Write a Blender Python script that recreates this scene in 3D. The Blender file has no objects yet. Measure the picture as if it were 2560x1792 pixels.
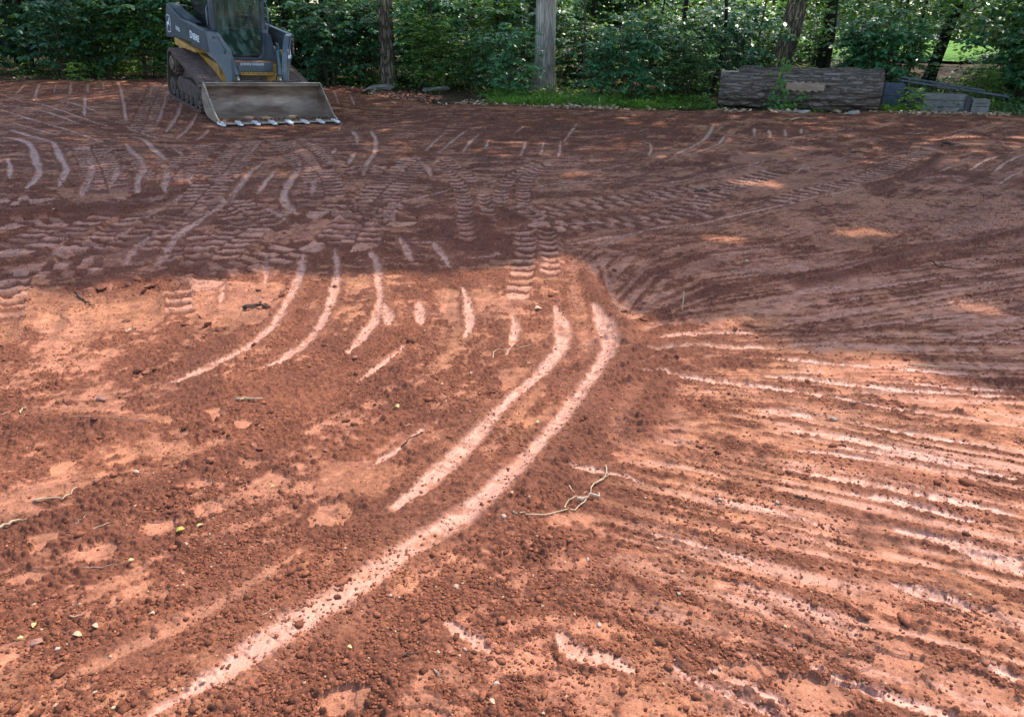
import bpy, math, random, json
import numpy as np
from mathutils import Vector, Matrix
R=math.radians
sc=bpy.context.scene
COL=sc.collection
# ------------------------------------------------------------------ camera
CH=1.6; PITCH=R(24.06); ROLL=R(.82)
cam=bpy.data.cameras.new('camera'); co=bpy.data.objects.new('camera',cam); COL.objects.link(co)
cam.sensor_width=36; cam.lens=1923/2560*36; cam.clip_start=.05; cam.clip_end=600
co.location=(0,0,CH)
co.matrix_world=Matrix.Translation((0,0,CH))@Matrix.Rotation(math.pi/2-PITCH,4,'X')@Matrix.Rotation(ROLL,4,'Z')
sc.camera=co
# ------------------------------------------------------------------ sky and sun
SUN_AZ,SUN_EL=R(38),R(57)
SD=np.array([math.sin(SUN_AZ)*math.cos(SUN_EL),math.cos(SUN_AZ)*math.cos(SUN_EL),math.sin(SUN_EL)])
w=bpy.data.worlds.new('World'); sc.world=w; w.use_nodes=True
nt=w.node_tree; bg=nt.nodes['Background']; sk=nt.nodes.new('ShaderNodeTexSky')
sk.sky_type='NISHITA'; sk.sun_disc=False; sk.sun_elevation=SUN_EL; sk.sun_rotation=SUN_AZ; sk.dust_density=1.5; sk.air_density=1.0
nt.links.new(sk.outputs[0],bg.inputs[0]); bg.inputs[1].default_value=.15
sl=bpy.data.lights.new('sun','SUN'); sl.energy=2.0; sl.angle=R(.55); sl.color=(1,.925,.80)
so=bpy.data.objects.new('sun',sl); COL.objects.link(so)
so.rotation_euler=Vector(SD).to_track_quat('Z','Y').to_euler()
sc.view_settings.view_transform='Standard'; sc.view_settings.look='None'; sc.view_settings.gamma=1
sc.view_settings.exposure=1.9
sc.cycles.max_bounces=6; sc.cycles.diffuse_bounces=3; sc.cycles.glossy_bounces=2; sc.cycles.transmission_bounces=3; sc.cycles.transparent_max_bounces=6
STROKES=[["l",0.42,[[-3.697,11.071],[-3.208,8.691],[-2.991,7.525],[-2.818,6.501]]],["l",0.42,[[-3.229,10.967],[-2.539,9.364],[-2.067,8.23],[-1.809,7.318]]],["l",0.4,[[-7.281,16.832],[-6.243,13.821],[-5.51,11.692]]],["l",0.42,[[-5.304,9.823],[-4.573,8.583],[-3.941,7.459]]],["l",0.36,[[-2.542,5.802],[-2.312,5.188]]],["l",0.4,[[-3.008,5.512],[-3.003,5.23]]],["l",0.42,[[-3.717,8.651],[-3.158,7.981]]],["l",0.42,[[-4.554,6.747],[-4.356,6.885]]],["l",0.5,[[-3.626,6.452],[-3.578,5.745],[-3.656,5.396]]],["l",0.5,[[-3.054,6.487],[-3.039,5.775],[-3.102,5.424]]],["l",0.42,[[-1.467,6.943],[-1.599,6.574]]],["l",0.46,[[-1.156,9.315],[-1.247,8.247],[-1.288,7.458],[-1.293,6.798],[-1.302,6.186],[-1.312,5.799]]],["l",0.4,[[0.229,6.743],[0.567,7.007],[0.908,7.223],[1.408,7.567],[1.929,7.902]]],["l",0.4,[[0.282,6.276],[0.684,6.404],[1.101,6.537],[1.7,6.862]]],["l",0.4,[[-1.398,6.615],[-1.171,6.404],[-0.993,6.361]]],["l",0.42,[[-2.132,6.542],[-2.15,6.013],[-2.166,5.556],[-2.131,5.086]]],["l",0.42,[[-1.591,5.502],[-1.812,5.101],[-2.066,4.913]]],["l",0.42,[[-3.749,6.334],[-3.906,6.218],[-4.053,6.055]]],["l",0.42,[[-3.45,7.074],[-3.611,6.807],[-3.791,6.615]]],["l",0.42,[[-2.818,6.501],[-2.859,5.974],[-2.731,5.362]]],["l",0.42,[[-2.626,6.996],[-2.33,6.53],[-2.006,6.121]]],["l",0.42,[[-2.177,8.772],[-2.558,9.824],[-3.085,10.834]]],["l",0.42,[[-2.743,5.056],[-2.937,4.976],[-3.208,4.893]]],["l",0.38,[[-1.884,8.844],[-1.623,8.577],[-1.409,8.881]]],["l",0.42,[[-1.178,6.867],[-1.244,6.293],[-1.206,5.627]]],["l",0.36,[[-3.97,10.199],[-3.785,9.046],[-3.52,7.955]]],["l",0.4,[[-2.044,4.716],[-2.173,4.71]]],["c",0.16,[[-2.163,4.71],[-1.929,4.176]]],["c",0.17,[[-3.156,4.665],[-3.029,4.401],[-2.833,4.014]]],["c",0.15,[[-1.001,9.437],[-0.764,8.643],[-0.55,7.807],[-0.447,6.912],[-0.393,6.237],[-0.34,5.761]]],["c",0.15,[[-0.841,9.341],[-0.608,8.655],[-0.42,8.055]]],["c",0.14,[[-0.298,7.453],[-0.249,6.925],[-0.208,6.146]]],["c",0.16,[[0.279,9.22],[0.09,8.709],[-0.078,8.08],[-0.131,7.464],[-0.138,7.058]]],["c",0.15,[[0.386,9.125],[0.192,8.531],[0.101,7.931],[0.092,6.946]]],["c",0.16,[[0.086,6.163],[0.081,5.695],[0.072,5.286],[0.054,4.926],[0.032,4.488]]],["c",0.14,[[0.265,6.173],[0.264,5.793],[0.263,5.452],[0.243,4.934]]],["c",0.15,[[-0.007,6.94],[0.132,6.707],[0.222,6.486]]],["c",0.16,[[-4.856,9.622],[-4.38,8.997],[-3.739,7.939]]],["c",0.16,[[-3.254,4.63],[-2.991,4.291]]],["c",0.25,[[5.603,10.645],[5.343,10.366],[4.661,9.5],[4.101,8.855],[3.642,8.373],[3.257,8.018],[2.926,7.765],[2.548,7.316]]],["c",0.3,[[2.982,8.864],[2.586,8.469],[1.93,7.552],[1.389,6.628]]],["r",0.5,[[-4.27,6.284],[-3.996,6.457],[-3.634,6.644]]],["r",0.35,[[-2.575,4.628],[-2.408,4.636],[-2.288,4.686]]],["r",0.1,[[-0.707,4.624],[-0.525,4.505]]],["r",0.12,[[-1.335,2.384],[-1.224,2.478],[-1.111,2.644]]],["r",0.15,[[-2.152,2.833],[-1.91,2.802],[-1.57,2.793]]],["r",0.2,[[-0.278,6.52],[-0.213,5.81],[-0.102,5.45]]],["r",0.18,[[0.61,3.359],[0.78,3.468],[0.54,2.874]]],["b",0.12,[[1.899,4.822],[2.094,4.962],[2.344,5.112],[2.756,5.429],[3.194,5.739],[3.691,5.989],[4.254,6.31]]],["b",0.1,[[3.71,8.129],[4.249,8.591],[5.057,9.532],[5.536,10.259]]],["b",0.14,[[0.626,3.994],[0.547,3.46],[0.384,3.031],[0.263,2.717],[0.111,2.482],[-0.036,2.223]]],["b",0.1,[[0.478,4.951],[0.545,4.428],[0.626,3.994]]],["b",0.12,[[0.633,3.683],[1.091,3.851],[0.81,3.632]]],["b",0.12,[[7.383,11.508],[6.805,11.681],[6.103,11.387]]],["d",0.07,[[-0.649,2.06],[-0.792,1.862],[-0.941,1.689],[-1.09,1.553],[-1.201,1.432]]],["d",0.06,[[0.337,2.219],[0.513,2.159],[0.704,2.068],[0.872,1.992]]],["d",0.04,[[0.409,2.061],[0.568,1.975],[0.672,1.934]]],["d",0.072,[[1.214,1.989],[1.331,1.907],[1.427,1.829],[1.491,1.755]]],["d",0.072,[[1.255,1.865],[1.379,1.79],[1.472,1.701]]],["d",0.087,[[0.593,2.433],[0.822,2.352],[1.11,2.25],[1.379,2.155],[1.686,2.044]]],["d",0.087,[[0.408,2.287],[0.697,2.164],[0.967,2.062],[1.21,1.946]]],["d",0.102,[[0.574,1.87],[0.739,1.777],[0.905,1.69],[1.065,1.594]]],["d",0.087,[[1.004,1.963],[1.177,1.873],[1.329,1.77],[1.451,1.667]]],["d",0.072,[[0.744,3.266],[1.136,3.163],[1.491,3.022],[1.832,2.911]]],["d",0.043,[[0.387,2.869],[0.653,2.764],[0.975,2.6],[1.267,2.451]]],["d",0.03,[[0.464,2.723],[0.727,2.593],[0.942,2.488]]],["d",0.043,[[0.861,3.223],[1.225,3.121],[1.5,3.044]]],["d",0.036,[[1.148,3.884],[1.591,3.901],[2.107,4.018]]],["d",0.03,[[0.306,5.837],[0.9,6.14],[1.496,6.392]]],["d",0.05,[[1.721,4.846],[2.098,5.03],[2.565,5.381],[2.852,5.514],[3.364,5.835],[4.359,6.498]]],["d",0.03,[[3.395,5.664],[3.689,5.765],[3.98,5.868]]],["s",0.045,[[-9.993,15.61],[-9.575,15.219],[-8.797,14.491],[-7.712,13.295],[-7.049,12.634],[-6.557,12.205],[-6.029,11.81]]],["s",0.063,[[-9.194,14.308],[-8.45,13.662],[-7.505,12.785],[-6.58,11.928]]],["s",0.045,[[-8.706,13.513],[-7.639,12.369],[-6.843,11.722],[-6.063,11.064],[-5.534,10.526],[-5.397,10.332]]],["s",0.054,[[-7.58,11.908],[-6.901,11.378],[-6.276,10.89]]],["s",0.072,[[-7.239,11.342],[-6.603,10.783],[-6.133,10.399],[-5.865,10.024],[-5.312,9.131],[-4.882,8.465],[-4.677,8.036],[-4.41,7.427]]],["s",0.081,[[-7.006,10.743],[-6.524,10.431],[-6.16,9.997],[-5.533,9.006],[-5.118,8.354],[-4.868,7.857],[-4.676,7.336]]],["s",0.063,[[-5.967,9.184],[-5.469,8.419],[-5.128,7.838]]],["s",0.072,[[-4.969,9.053],[-4.665,8.576],[-4.337,7.895],[-4.161,7.444],[-4.006,7.07]]],["s",0.063,[[-4.381,8.599],[-4.097,7.913],[-3.941,7.459]]],["s",0.0765,[[-5.121,10.358],[-4.708,9.635],[-4.31,9.003],[-4.033,8.438],[-3.794,7.774],[-3.552,7.236]]],["s",0.0675,[[-5.846,11.918],[-5.303,11.38],[-4.959,11.098]]],["s",0.0675,[[-5.425,11.208],[-5.064,10.787],[-4.62,10.01],[-4.279,9.44],[-4.052,9.077]]],["s",0.063,[[-3.852,8.64],[-3.575,7.951],[-3.439,7.568],[-3.299,7.288]]],["s",0.063,[[-3.51,8.387],[-3.212,7.66]]],["s",0.054,[[-7.946,13.966],[-7.456,13.553],[-6.843,12.967],[-6.555,12.691]]],["s",0.054,[[-8.941,18.272],[-7.705,15.786],[-6.822,13.988],[-5.996,12.268]]],["s",0.063,[[-9.296,17.615],[-8.178,15.416]]],["s",0.063,[[-7.803,14.624],[-6.73,12.473]]],["s",0.063,[[-10.233,17.463],[-9.416,15.85],[-8.758,14.63]]],["s",0.054,[[-9.626,17.561],[-8.499,15.371]]],["s",0.045,[[-8.979,17.666],[-8.035,15.739]]],["s",0.045,[[-9.907,17.516],[-9.088,15.898]]],["s",0.045,[[-10.496,17.42],[-9.629,15.509]]],["s",0.072,[[-6.099,14.718],[-5.596,13.222],[-5.178,11.727]]],["s",0.063,[[-5.407,13.577],[-5.046,12.279],[-4.79,11.115]]],["s",0.081,[[-4.744,12.313],[-4.504,11.144]]],["s",0.045,[[-7.853,18.248],[-7.196,16.175],[-6.711,14.771]]],["s",0.054,[[-6.532,15.069],[-5.996,13.619],[-5.585,12.409]]],["s",0.054,[[-3.46,10.725],[-3.32,10.002],[-3.217,9.199]]],["s",0.072,[[-2.921,9.013],[-2.877,8.528],[-2.759,7.848],[-2.649,7.193],[-2.623,6.747],[-2.605,6.189],[-2.602,5.798],[-2.526,5.413],[-2.429,5.0]]],["s",0.0675,[[-2.823,6.125],[-2.815,5.787],[-2.767,5.441],[-2.686,5.096]]],["s",0.045,[[-3.071,6.111],[-3.058,5.867],[-3.056,5.683]]],["s",0.081,[[-2.393,8.755],[-2.317,8.043],[-2.191,7.292],[-2.039,6.844],[-1.851,6.502]]],["s",0.054,[[-2.624,8.547],[-2.54,7.864],[-2.439,7.276]]],["s",0.054,[[-2.116,8.227],[-1.927,7.31]]],["s",0.036,[[-2.287,6.829],[-2.052,6.547],[-1.793,6.133]]],["s",0.054,[[-3.147,7.298],[-3.09,6.903]]],["s",0.045,[[-2.302,10.093],[-2.238,9.616]]],["s",0.054,[[-1.998,9.873],[-1.9,8.893]]],["s",0.045,[[-2.566,12.459],[-2.314,11.525],[-2.129,10.782]]],["s",0.045,[[-3.974,17.701],[-3.465,15.779]]],["s",0.045,[[-3.571,17.397],[-3.166,15.82]]],["s",0.036,[[-3.03,13.984],[-2.842,12.717]]],["s",0.036,[[-4.37,10.033],[-3.883,9.251]]],["s",0.045,[[-1.806,5.409],[-1.643,4.898],[-1.568,4.612]]],["s",0.045,[[-1.843,4.662],[-1.741,4.289]]],["s",0.027,[[-2.216,5.408],[-2.069,5.477],[-1.795,5.409]]],["s",0.027,[[-2.219,5.511],[-2.065,5.604],[-1.932,5.633]]],["s",0.0225,[[-5.421,9.456],[-5.138,9.31],[-5.086,9.543]]],["s",0.072,[[-1.113,9.265],[-0.991,8.816],[-0.896,8.317]]],["s",0.045,[[-1.024,11.737],[-1.096,10.807],[-1.158,10.007]]],["s",0.045,[[-0.722,12.11],[-0.851,10.975],[-0.969,9.902]]],["s",0.045,[[-0.532,11.623],[-0.619,10.711],[-0.67,9.867]]],["s",0.0405,[[0.162,11.072],[0.112,10.374],[0.058,9.695]]],["s",0.045,[[0.415,11.097],[0.361,10.397],[0.314,9.834]]],["s",0.045,[[0.636,11.118],[0.583,10.287],[0.532,9.678]]],["s",0.036,[[1.017,13.048],[0.808,11.758],[0.672,10.975]]],["s",0.045,[[-0.374,11.021],[-0.389,10.264]]],["s",0.054,[[1.786,11.154],[1.853,10.943],[1.819,10.529],[1.688,9.893]]],["s",0.045,[[-2.545,12.274],[-2.204,10.991],[-2.088,10.438]]],["s",0.054,[[-2.0,9.872],[-1.921,8.94]]],["s",0.063,[[-2.175,11.957],[-1.888,10.732],[-1.747,9.715],[-1.691,8.859],[-1.625,8.306]]],["s",0.045,[[-1.159,6.747],[-0.993,6.361]]],["s",0.072,[[-0.904,5.914],[-0.791,5.522],[-0.711,5.21]]],["s",0.045,[[-0.783,5.737],[-0.64,5.745],[-0.534,5.773]]],["s",0.063,[[-0.632,5.79],[-0.529,5.453],[-0.431,5.077]]],["s",0.0675,[[-1.063,5.55],[-0.975,5.235],[-0.917,5.018],[-0.858,4.689],[-0.812,4.424],[-0.785,4.107],[-0.805,3.916],[-0.823,3.738],[-0.859,3.594]]],["s",0.0675,[[-0.336,4.713],[-0.285,4.446],[-0.251,4.179],[-0.247,3.96],[-0.259,3.802]]],["s",0.063,[[-0.014,4.188],[0.018,3.994],[0.006,3.769],[-0.033,3.603]]],["s",0.045,[[-1.146,6.931],[-0.966,7.202],[-0.75,7.567],[-0.582,7.805]]],["s",0.027,[[-0.96,6.819],[-0.763,7.083],[-0.546,7.297]]],["s",0.045,[[0.297,5.706],[0.57,5.832],[0.904,6.06],[1.193,6.276],[1.616,6.485]]],["s",0.045,[[0.274,6.434],[0.555,6.451],[0.894,6.498]]],["s",0.036,[[0.832,8.766],[1.219,9.192],[1.605,9.543]]],["s",0.045,[[0.18,7.858],[0.514,8.122],[0.929,8.321]]],["s",0.036,[[0.417,7.797],[0.755,8.058],[1.189,8.255]]],["s",0.027,[[0.316,7.218],[0.628,7.444]]],["s",0.045,[[-0.348,5.304],[-0.204,5.35],[-0.069,5.396]]],["s",0.045,[[-0.306,8.063],[-0.145,8.2]]],["s",0.063,[[-0.569,4.406],[-0.515,4.02]]],["s",0.081,[[-0.777,4.398],[-0.69,4.014]]],["s",0.046,[[0.697,3.7],[0.845,3.705],[1.01,3.742]]],["s",0.039,[[0.832,3.909],[0.94,3.936],[1.056,3.952]]],["s",0.027,[[1.245,11.481],[1.797,12.026],[2.149,12.595]]],["s",0.027,[[2.022,10.041],[2.304,10.441],[2.585,10.871]]],["s",0.027,[[1.477,12.342],[1.111,12.041]]],["s",0.027,[[-0.79,12.846],[-1.156,12.424]]],["s",0.027,[[-0.66,12.295],[-0.236,12.908]]],["s",0.027,[[-0.027,11.674],[0.169,12.758]]],["s",0.055,[[-1.535,5.435],[-1.413,4.864],[-1.361,4.428],[-1.341,3.986],[-1.375,3.699],[-1.454,3.525],[-1.539,3.338],[-1.678,3.165]]],["s",0.055,[[-1.348,5.624],[-1.182,4.972],[-1.105,4.439],[-1.074,3.963],[-1.113,3.679],[-1.194,3.48],[-1.276,3.387]]],["s",0.05,[[-0.561,3.729],[-0.628,3.554],[-0.736,3.29]]],["s",0.085,[[0.245,4.416],[0.285,4.049],[0.258,3.729],[0.159,3.446],[0.007,3.15],[-0.124,2.854],[-0.236,2.601],[-0.35,2.38],[-0.443,2.239]]],["s",0.1,[[0.49,4.426],[0.52,4.058],[0.529,3.799],[0.469,3.564],[0.342,3.253],[0.233,2.985],[0.138,2.768],[0.01,2.51],[-0.132,2.274],[-0.273,2.117],[-0.399,1.964],[-0.508,1.808],[-0.632,1.678],[-0.72,1.56],[-0.812,1.454],[-0.891,1.374],[-0.953,1.317]]],["s",0.035,[[-0.32,2.927],[-0.443,2.698],[-0.551,2.543]]],["s",0.058,[[0.599,3.435],[0.973,3.347],[1.367,3.239],[1.7,3.092],[1.893,3.035]]],["s",0.051,[[1.19,3.429],[1.42,3.396],[1.705,3.297],[2.036,3.237],[2.383,3.202]]],["s",0.051,[[1.298,3.65],[1.595,3.576],[1.825,3.53]]],["s",0.058,[[1.104,3.053],[1.284,2.996],[1.329,2.956]]],["s",0.043,[[1.548,2.923],[1.783,2.815],[1.943,2.764]]],["s",0.072,[[0.992,2.578],[1.279,2.481],[1.562,2.371],[1.815,2.259]]],["s",0.051,[[1.321,2.729],[1.613,2.651],[1.96,2.499]]],["s",0.045,[[0.209,2.563],[0.404,2.521],[0.495,2.446]]],["s",0.051,[[0.754,2.408],[0.799,2.324],[0.944,2.273],[1.075,2.198]]],["s",0.08,[[1.319,2.191],[1.468,2.12],[1.665,2.01]]],["s",0.087,[[0.7,1.883],[0.83,1.817],[0.924,1.744],[1.004,1.684]]],["s",0.045,[[-0.166,1.704],[-0.098,1.637],[-0.059,1.596]]],["s",0.06,[[0.139,1.658],[0.185,1.593],[0.292,1.563],[0.336,1.533]]],["s",0.05,[[0.437,1.566],[0.497,1.506],[0.58,1.464],[0.676,1.401],[0.724,1.345]]],["s",0.058,[[0.826,1.573],[0.899,1.513],[0.992,1.457],[1.094,1.408],[1.127,1.365]]],["s",0.065,[[1.278,1.582],[1.371,1.522]]],["s",0.043,[[0.703,3.686],[1.069,3.758],[1.692,3.842],[1.977,3.947]]],["s",0.051,[[1.779,4.025],[2.195,4.158],[2.586,4.267],[2.792,4.305]]],["s",0.043,[[0.815,3.936],[1.121,3.98],[1.373,3.99]]],["s",0.03,[[2.535,4.432],[2.895,4.543],[3.239,4.623]]],["s",0.03,[[2.723,4.819],[3.136,4.929],[3.49,5.041]]],["s",0.03,[[1.831,4.691],[2.205,4.841]]],["s",0.036,[[2.39,3.659],[2.657,3.658]]],["s",0.036,[[2.422,3.9],[2.785,3.869]]],["s",0.072,[[1.153,2.892],[1.405,2.804],[1.629,2.685],[1.917,2.56]]],["s",0.051,[[1.244,2.391],[1.469,2.313],[1.645,2.224]]],["s",0.05,[[0.466,2.146],[0.672,2.055],[0.802,1.997]]],["s",0.065,[[1.464,2.085],[1.575,2.019],[1.638,1.966]]],["s",0.058,[[1.191,1.904],[1.296,1.836],[1.406,1.79]]],["s",0.05,[[0.542,1.552],[0.656,1.487],[0.74,1.425]]],["s",0.051,[[1.15,2.707],[1.349,2.66],[1.5,2.598]]],["s",0.043,[[1.835,3.35],[2.125,3.287],[2.426,3.273]]],["s",0.043,[[1.859,3.504],[2.11,3.471],[2.383,3.444]]],["s",0.063,[[3.227,12.958],[2.887,11.854],[2.584,11.056],[2.258,10.412],[1.996,9.896]]],["s",0.054,[[3.086,11.712],[2.818,10.935],[2.476,10.367],[2.157,9.91]]],["s",0.054,[[3.814,12.736],[3.515,11.674]]],["s",0.054,[[4.002,12.572],[3.715,11.537]]],["s",0.054,[[4.288,12.694],[3.991,11.721]]],["s",0.045,[[4.593,12.819],[4.315,11.997]]],["s",0.0315,[[3.139,10.757],[3.465,10.995],[3.829,11.32],[4.499,12.016],[5.474,12.913]]],["s",0.027,[[5.961,11.374],[6.563,11.974],[7.253,12.73],[8.178,13.701]]],["s",0.027,[[2.134,8.436],[2.571,8.929],[3.005,9.367],[3.643,9.861],[3.931,10.002]]],["s",0.027,[[1.79,7.688],[2.235,8.026],[2.831,8.487]]],["s",0.045,[[1.24,6.243],[1.458,6.359],[1.778,6.594],[2.151,6.908],[2.603,7.253],[3.066,7.628],[3.591,8.041]]],["s",0.027,[[2.916,8.765],[3.146,8.877],[3.682,9.421],[4.536,10.113]]],["s",0.027,[[1.571,8.141],[1.98,8.513],[2.388,8.915]]],["s",0.036,[[2.278,8.906],[2.689,9.238],[3.28,9.83]]],["s",0.045,[[6.374,10.331],[5.884,9.819],[5.305,9.14]]],["s",0.036,[[5.939,10.172],[5.608,9.852]]],["s",0.054,[[6.691,10.358],[6.193,9.844],[5.554,9.061]]],["s",0.054,[[5.989,9.193],[5.571,8.779],[5.232,8.402]]],["s",0.036,[[5.278,9.444],[4.961,9.113]]],["s",0.045,[[4.545,8.703],[5.07,8.834]]],["s",0.036,[[3.531,9.003],[3.829,9.026]]],["s",0.027,[[2.299,4.792],[2.653,4.937],[2.868,5.031],[3.235,5.135]]],["s",0.0315,[[1.861,4.71],[2.059,4.781],[2.274,4.807]]],["s",0.027,[[2.983,4.806],[3.207,4.913],[3.453,4.99]]],["s",0.0225,[[2.018,4.538],[2.229,4.576]]],["s",0.0315,[[2.521,4.446],[2.795,4.528],[3.058,4.597]]],["s",0.0315,[[3.152,5.333],[3.462,5.464],[3.821,5.603]]]]
PATCHES=[[0.9,[[-1.393,2.99],[-1.332,3.029],[-1.236,2.973],[-1.285,2.9]]],[0.8,[[-1.22,2.888],[-1.163,2.918],[-1.085,2.885],[-1.14,2.829]]],[0.8,[[-1.538,2.878],[-1.499,2.929],[-1.415,2.889],[-1.481,2.839]]],[0.8,[[-1.427,2.774],[-1.384,2.828],[-1.318,2.777],[-1.349,2.724]]],[0.7,[[-1.696,2.959],[-1.669,2.989],[-1.615,2.947],[-1.649,2.917]]],[0.8,[[-1.257,2.702],[-1.206,2.754],[-1.165,2.73],[-1.204,2.642]]],[0.9,[[-0.883,2.829],[-0.837,2.913],[-0.771,2.86],[-0.821,2.791]]],[0.9,[[-2.133,3.554],[-2.096,3.656],[-2.006,3.638],[-2.049,3.527]]],[0.6,[[-2.246,3.453],[-2.186,3.503],[-2.095,3.478],[-2.167,3.437]]],[0.8,[[-2.035,3.7],[-1.995,3.776],[-1.882,3.726],[-1.941,3.693]]],[0.9,[[-2.728,4.061],[-2.707,4.216],[-2.422,3.953],[-2.459,3.814],[-2.599,3.853]]],[0.85,[[-1.774,2.51],[-1.745,2.568],[-1.682,2.558],[-1.656,2.491],[-1.732,2.445]]],[0.8,[[-1.215,2.448],[-1.173,2.493],[-1.096,2.462],[-1.147,2.376]]],[0.7,[[-1.089,2.597],[-1.02,2.635],[-0.939,2.59],[-1.003,2.542]]],[0.8,[[-0.996,2.443],[-0.94,2.532],[-0.832,2.469],[-0.881,2.373],[-0.964,2.381]]],[0.7,[[-0.812,2.437],[-0.721,2.45],[-0.711,2.357],[-0.799,2.345]]],[0.8,[[-0.789,2.972],[-0.709,3.018],[-0.666,2.976],[-0.73,2.916]]],[0.7,[[-1.834,3.044],[-1.772,3.092],[-1.703,3.048],[-1.771,3.001]]],[0.85,[[-1.583,2.022],[-1.6,2.105],[-1.526,2.132],[-1.493,2.082],[-1.532,2.031],[-1.569,2.006]]],[0.85,[[-1.406,2.034],[-1.351,2.068],[-1.274,2.037],[-1.274,1.974],[-1.359,1.964]]],[0.8,[[-1.574,1.892],[-1.548,1.93],[-1.455,1.939],[-1.451,1.88],[-1.53,1.836]]],[0.85,[[-1.261,2.121],[-1.239,2.193],[-1.179,2.203],[-1.136,2.15],[-1.174,2.089],[-1.246,2.088]]],[0.8,[[-1.149,2.25],[-1.114,2.319],[-1.024,2.321],[-0.996,2.273],[-1.062,2.211],[-1.129,2.214]]],[0.85,[[-0.72,2.214],[-0.688,2.31],[-0.597,2.332],[-0.533,2.265],[-0.586,2.172],[-0.695,2.179]]],[0.7,[[-1.007,2.372],[-0.95,2.446],[-0.876,2.437],[-0.89,2.364],[-0.963,2.342]]],[0.7,[[-1.726,2.353],[-1.652,2.396],[-1.586,2.347],[-1.604,2.306],[-1.698,2.314]]],[0.6,[[-0.484,1.395],[-0.445,1.469],[-0.387,1.486],[-0.368,1.382],[-0.481,1.38]]],[0.9,[[-0.463,1.444],[-0.435,1.48],[-0.352,1.471],[-0.335,1.421],[-0.364,1.382],[-0.449,1.381]]],[0.7,[[-0.28,1.398],[-0.215,1.419],[-0.147,1.401],[-0.153,1.386],[-0.278,1.384]]],[0.6,[[0.121,2.077],[0.153,2.103],[0.217,1.976],[0.195,1.93],[0.137,1.974]]],[0.5,[[0.286,1.86],[0.365,1.876],[0.407,1.834],[0.352,1.78],[0.29,1.805]]],[0.9,[[1.0,1.626],[1.021,1.635],[1.058,1.63],[1.137,1.594],[1.141,1.567],[1.098,1.471],[1.051,1.491],[0.959,1.528]]],[0.9,[[1.198,1.546],[1.215,1.554],[1.292,1.526],[1.332,1.501],[1.325,1.465],[1.275,1.378],[1.139,1.433]]],[0.7,[[0.6,1.758],[0.635,1.792],[0.753,1.749],[0.74,1.674],[0.689,1.667],[0.606,1.708]]],[0.75,[[0.792,1.669],[0.816,1.687],[0.906,1.641],[0.884,1.606],[0.906,1.573],[0.817,1.599],[0.785,1.633]]],[0.85,[[0.536,1.577],[0.569,1.606],[0.672,1.591],[0.673,1.547],[0.628,1.493],[0.539,1.534]]],[0.85,[[0.665,1.52],[0.723,1.548],[0.83,1.518],[0.971,1.469],[0.959,1.405],[0.823,1.389],[0.663,1.444]]],[0.6,[[1.219,1.982],[1.436,1.957],[1.52,1.886],[1.518,1.817],[1.39,1.869],[1.229,1.937]]],[0.6,[[1.259,1.798],[1.379,1.761],[1.404,1.724],[1.279,1.746]]],[0.5,[[0.499,1.997],[0.622,1.985],[0.732,1.927],[0.658,1.925],[0.491,1.951]]],[0.9,[[-0.51,4.582],[-0.439,4.677],[-0.341,4.635],[-0.281,4.078],[-0.387,4.074],[-0.449,4.356]]],[0.7,[[-0.276,4.623],[-0.158,4.658],[-0.085,4.512],[-0.127,4.315],[-0.222,4.155]]],[0.75,[[-1.122,4.872],[-0.973,4.912],[-0.898,4.719],[-0.999,4.561],[-1.051,4.529]]],[0.6,[[0.353,4.078],[0.498,4.012],[0.507,3.852],[0.412,3.827]]],[0.6,[[-0.073,3.454],[0.131,3.536],[0.134,3.353],[-0.031,3.228]]],[0.7,[[0.055,2.968],[0.163,3.091],[0.242,3.109],[0.157,2.943],[0.061,2.857]]],[0.6,[[0.424,4.112],[0.527,4.067],[0.514,3.859],[0.384,3.832]]],[0.6,[[-0.006,3.906],[0.107,3.956],[0.236,3.915],[0.145,3.737]]],[0.5,[[0.429,2.937],[0.703,2.809],[0.645,2.507],[0.487,2.617],[0.414,2.801]]],[0.5,[[-0.608,3.259],[-0.552,3.278],[-0.517,3.245],[-0.586,3.21]]],[0.7,[[-0.673,3.05],[-0.645,3.176],[-0.556,3.115],[-0.588,3.045]]],[0.6,[[-0.473,3.496],[-0.383,3.537],[-0.309,3.502],[-0.405,3.442]]],[0.4,[[-0.746,2.583],[-0.563,2.588],[-0.405,2.558],[-0.467,2.373],[-0.691,2.347]]],[0.6,[[-2.186,4.646],[-1.469,4.722],[-1.411,4.051],[-1.648,3.94],[-1.965,4.172]]],[0.55,[[-2.975,4.441],[-2.561,4.542],[-2.186,4.646],[-1.99,4.171],[-1.998,3.894],[-2.293,3.85],[-2.68,3.934]]],[0.6,[[-3.236,4.599],[-3.044,4.607],[-2.57,3.746],[-2.637,3.624]]],[0.6,[[-2.992,5.419],[-2.766,5.802],[-2.387,5.45],[-2.577,5.006]]],[0.5,[[-3.33,6.663],[-2.735,6.964],[-2.434,6.552],[-2.775,6.075]]],[0.6,[[-2.49,4.815],[-1.681,5.048],[-1.528,4.936],[-2.44,4.706]]],[0.7,[[-4.403,7.334],[-4.11,7.783],[-3.571,7.192],[-3.871,6.802]]],[0.5,[[2.37,8.493],[3.098,8.942],[3.422,8.571],[2.649,7.815]]],[0.5,[[2.404,6.084],[3.111,6.562],[3.393,6.425],[2.717,5.712],[2.335,5.693]]],[0.5,[[3.507,6.585],[4.422,6.967],[4.428,6.638],[3.627,6.15]]],[0.5,[[0.902,4.143],[1.303,4.305],[1.538,4.203],[1.137,4.048]]],[0.5,[[0.371,1.788],[0.723,1.722],[0.627,1.651],[0.432,1.681]]],[0.6,[[1.566,3.688],[1.79,3.784],[1.932,3.672],[1.67,3.595]]]]
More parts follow.
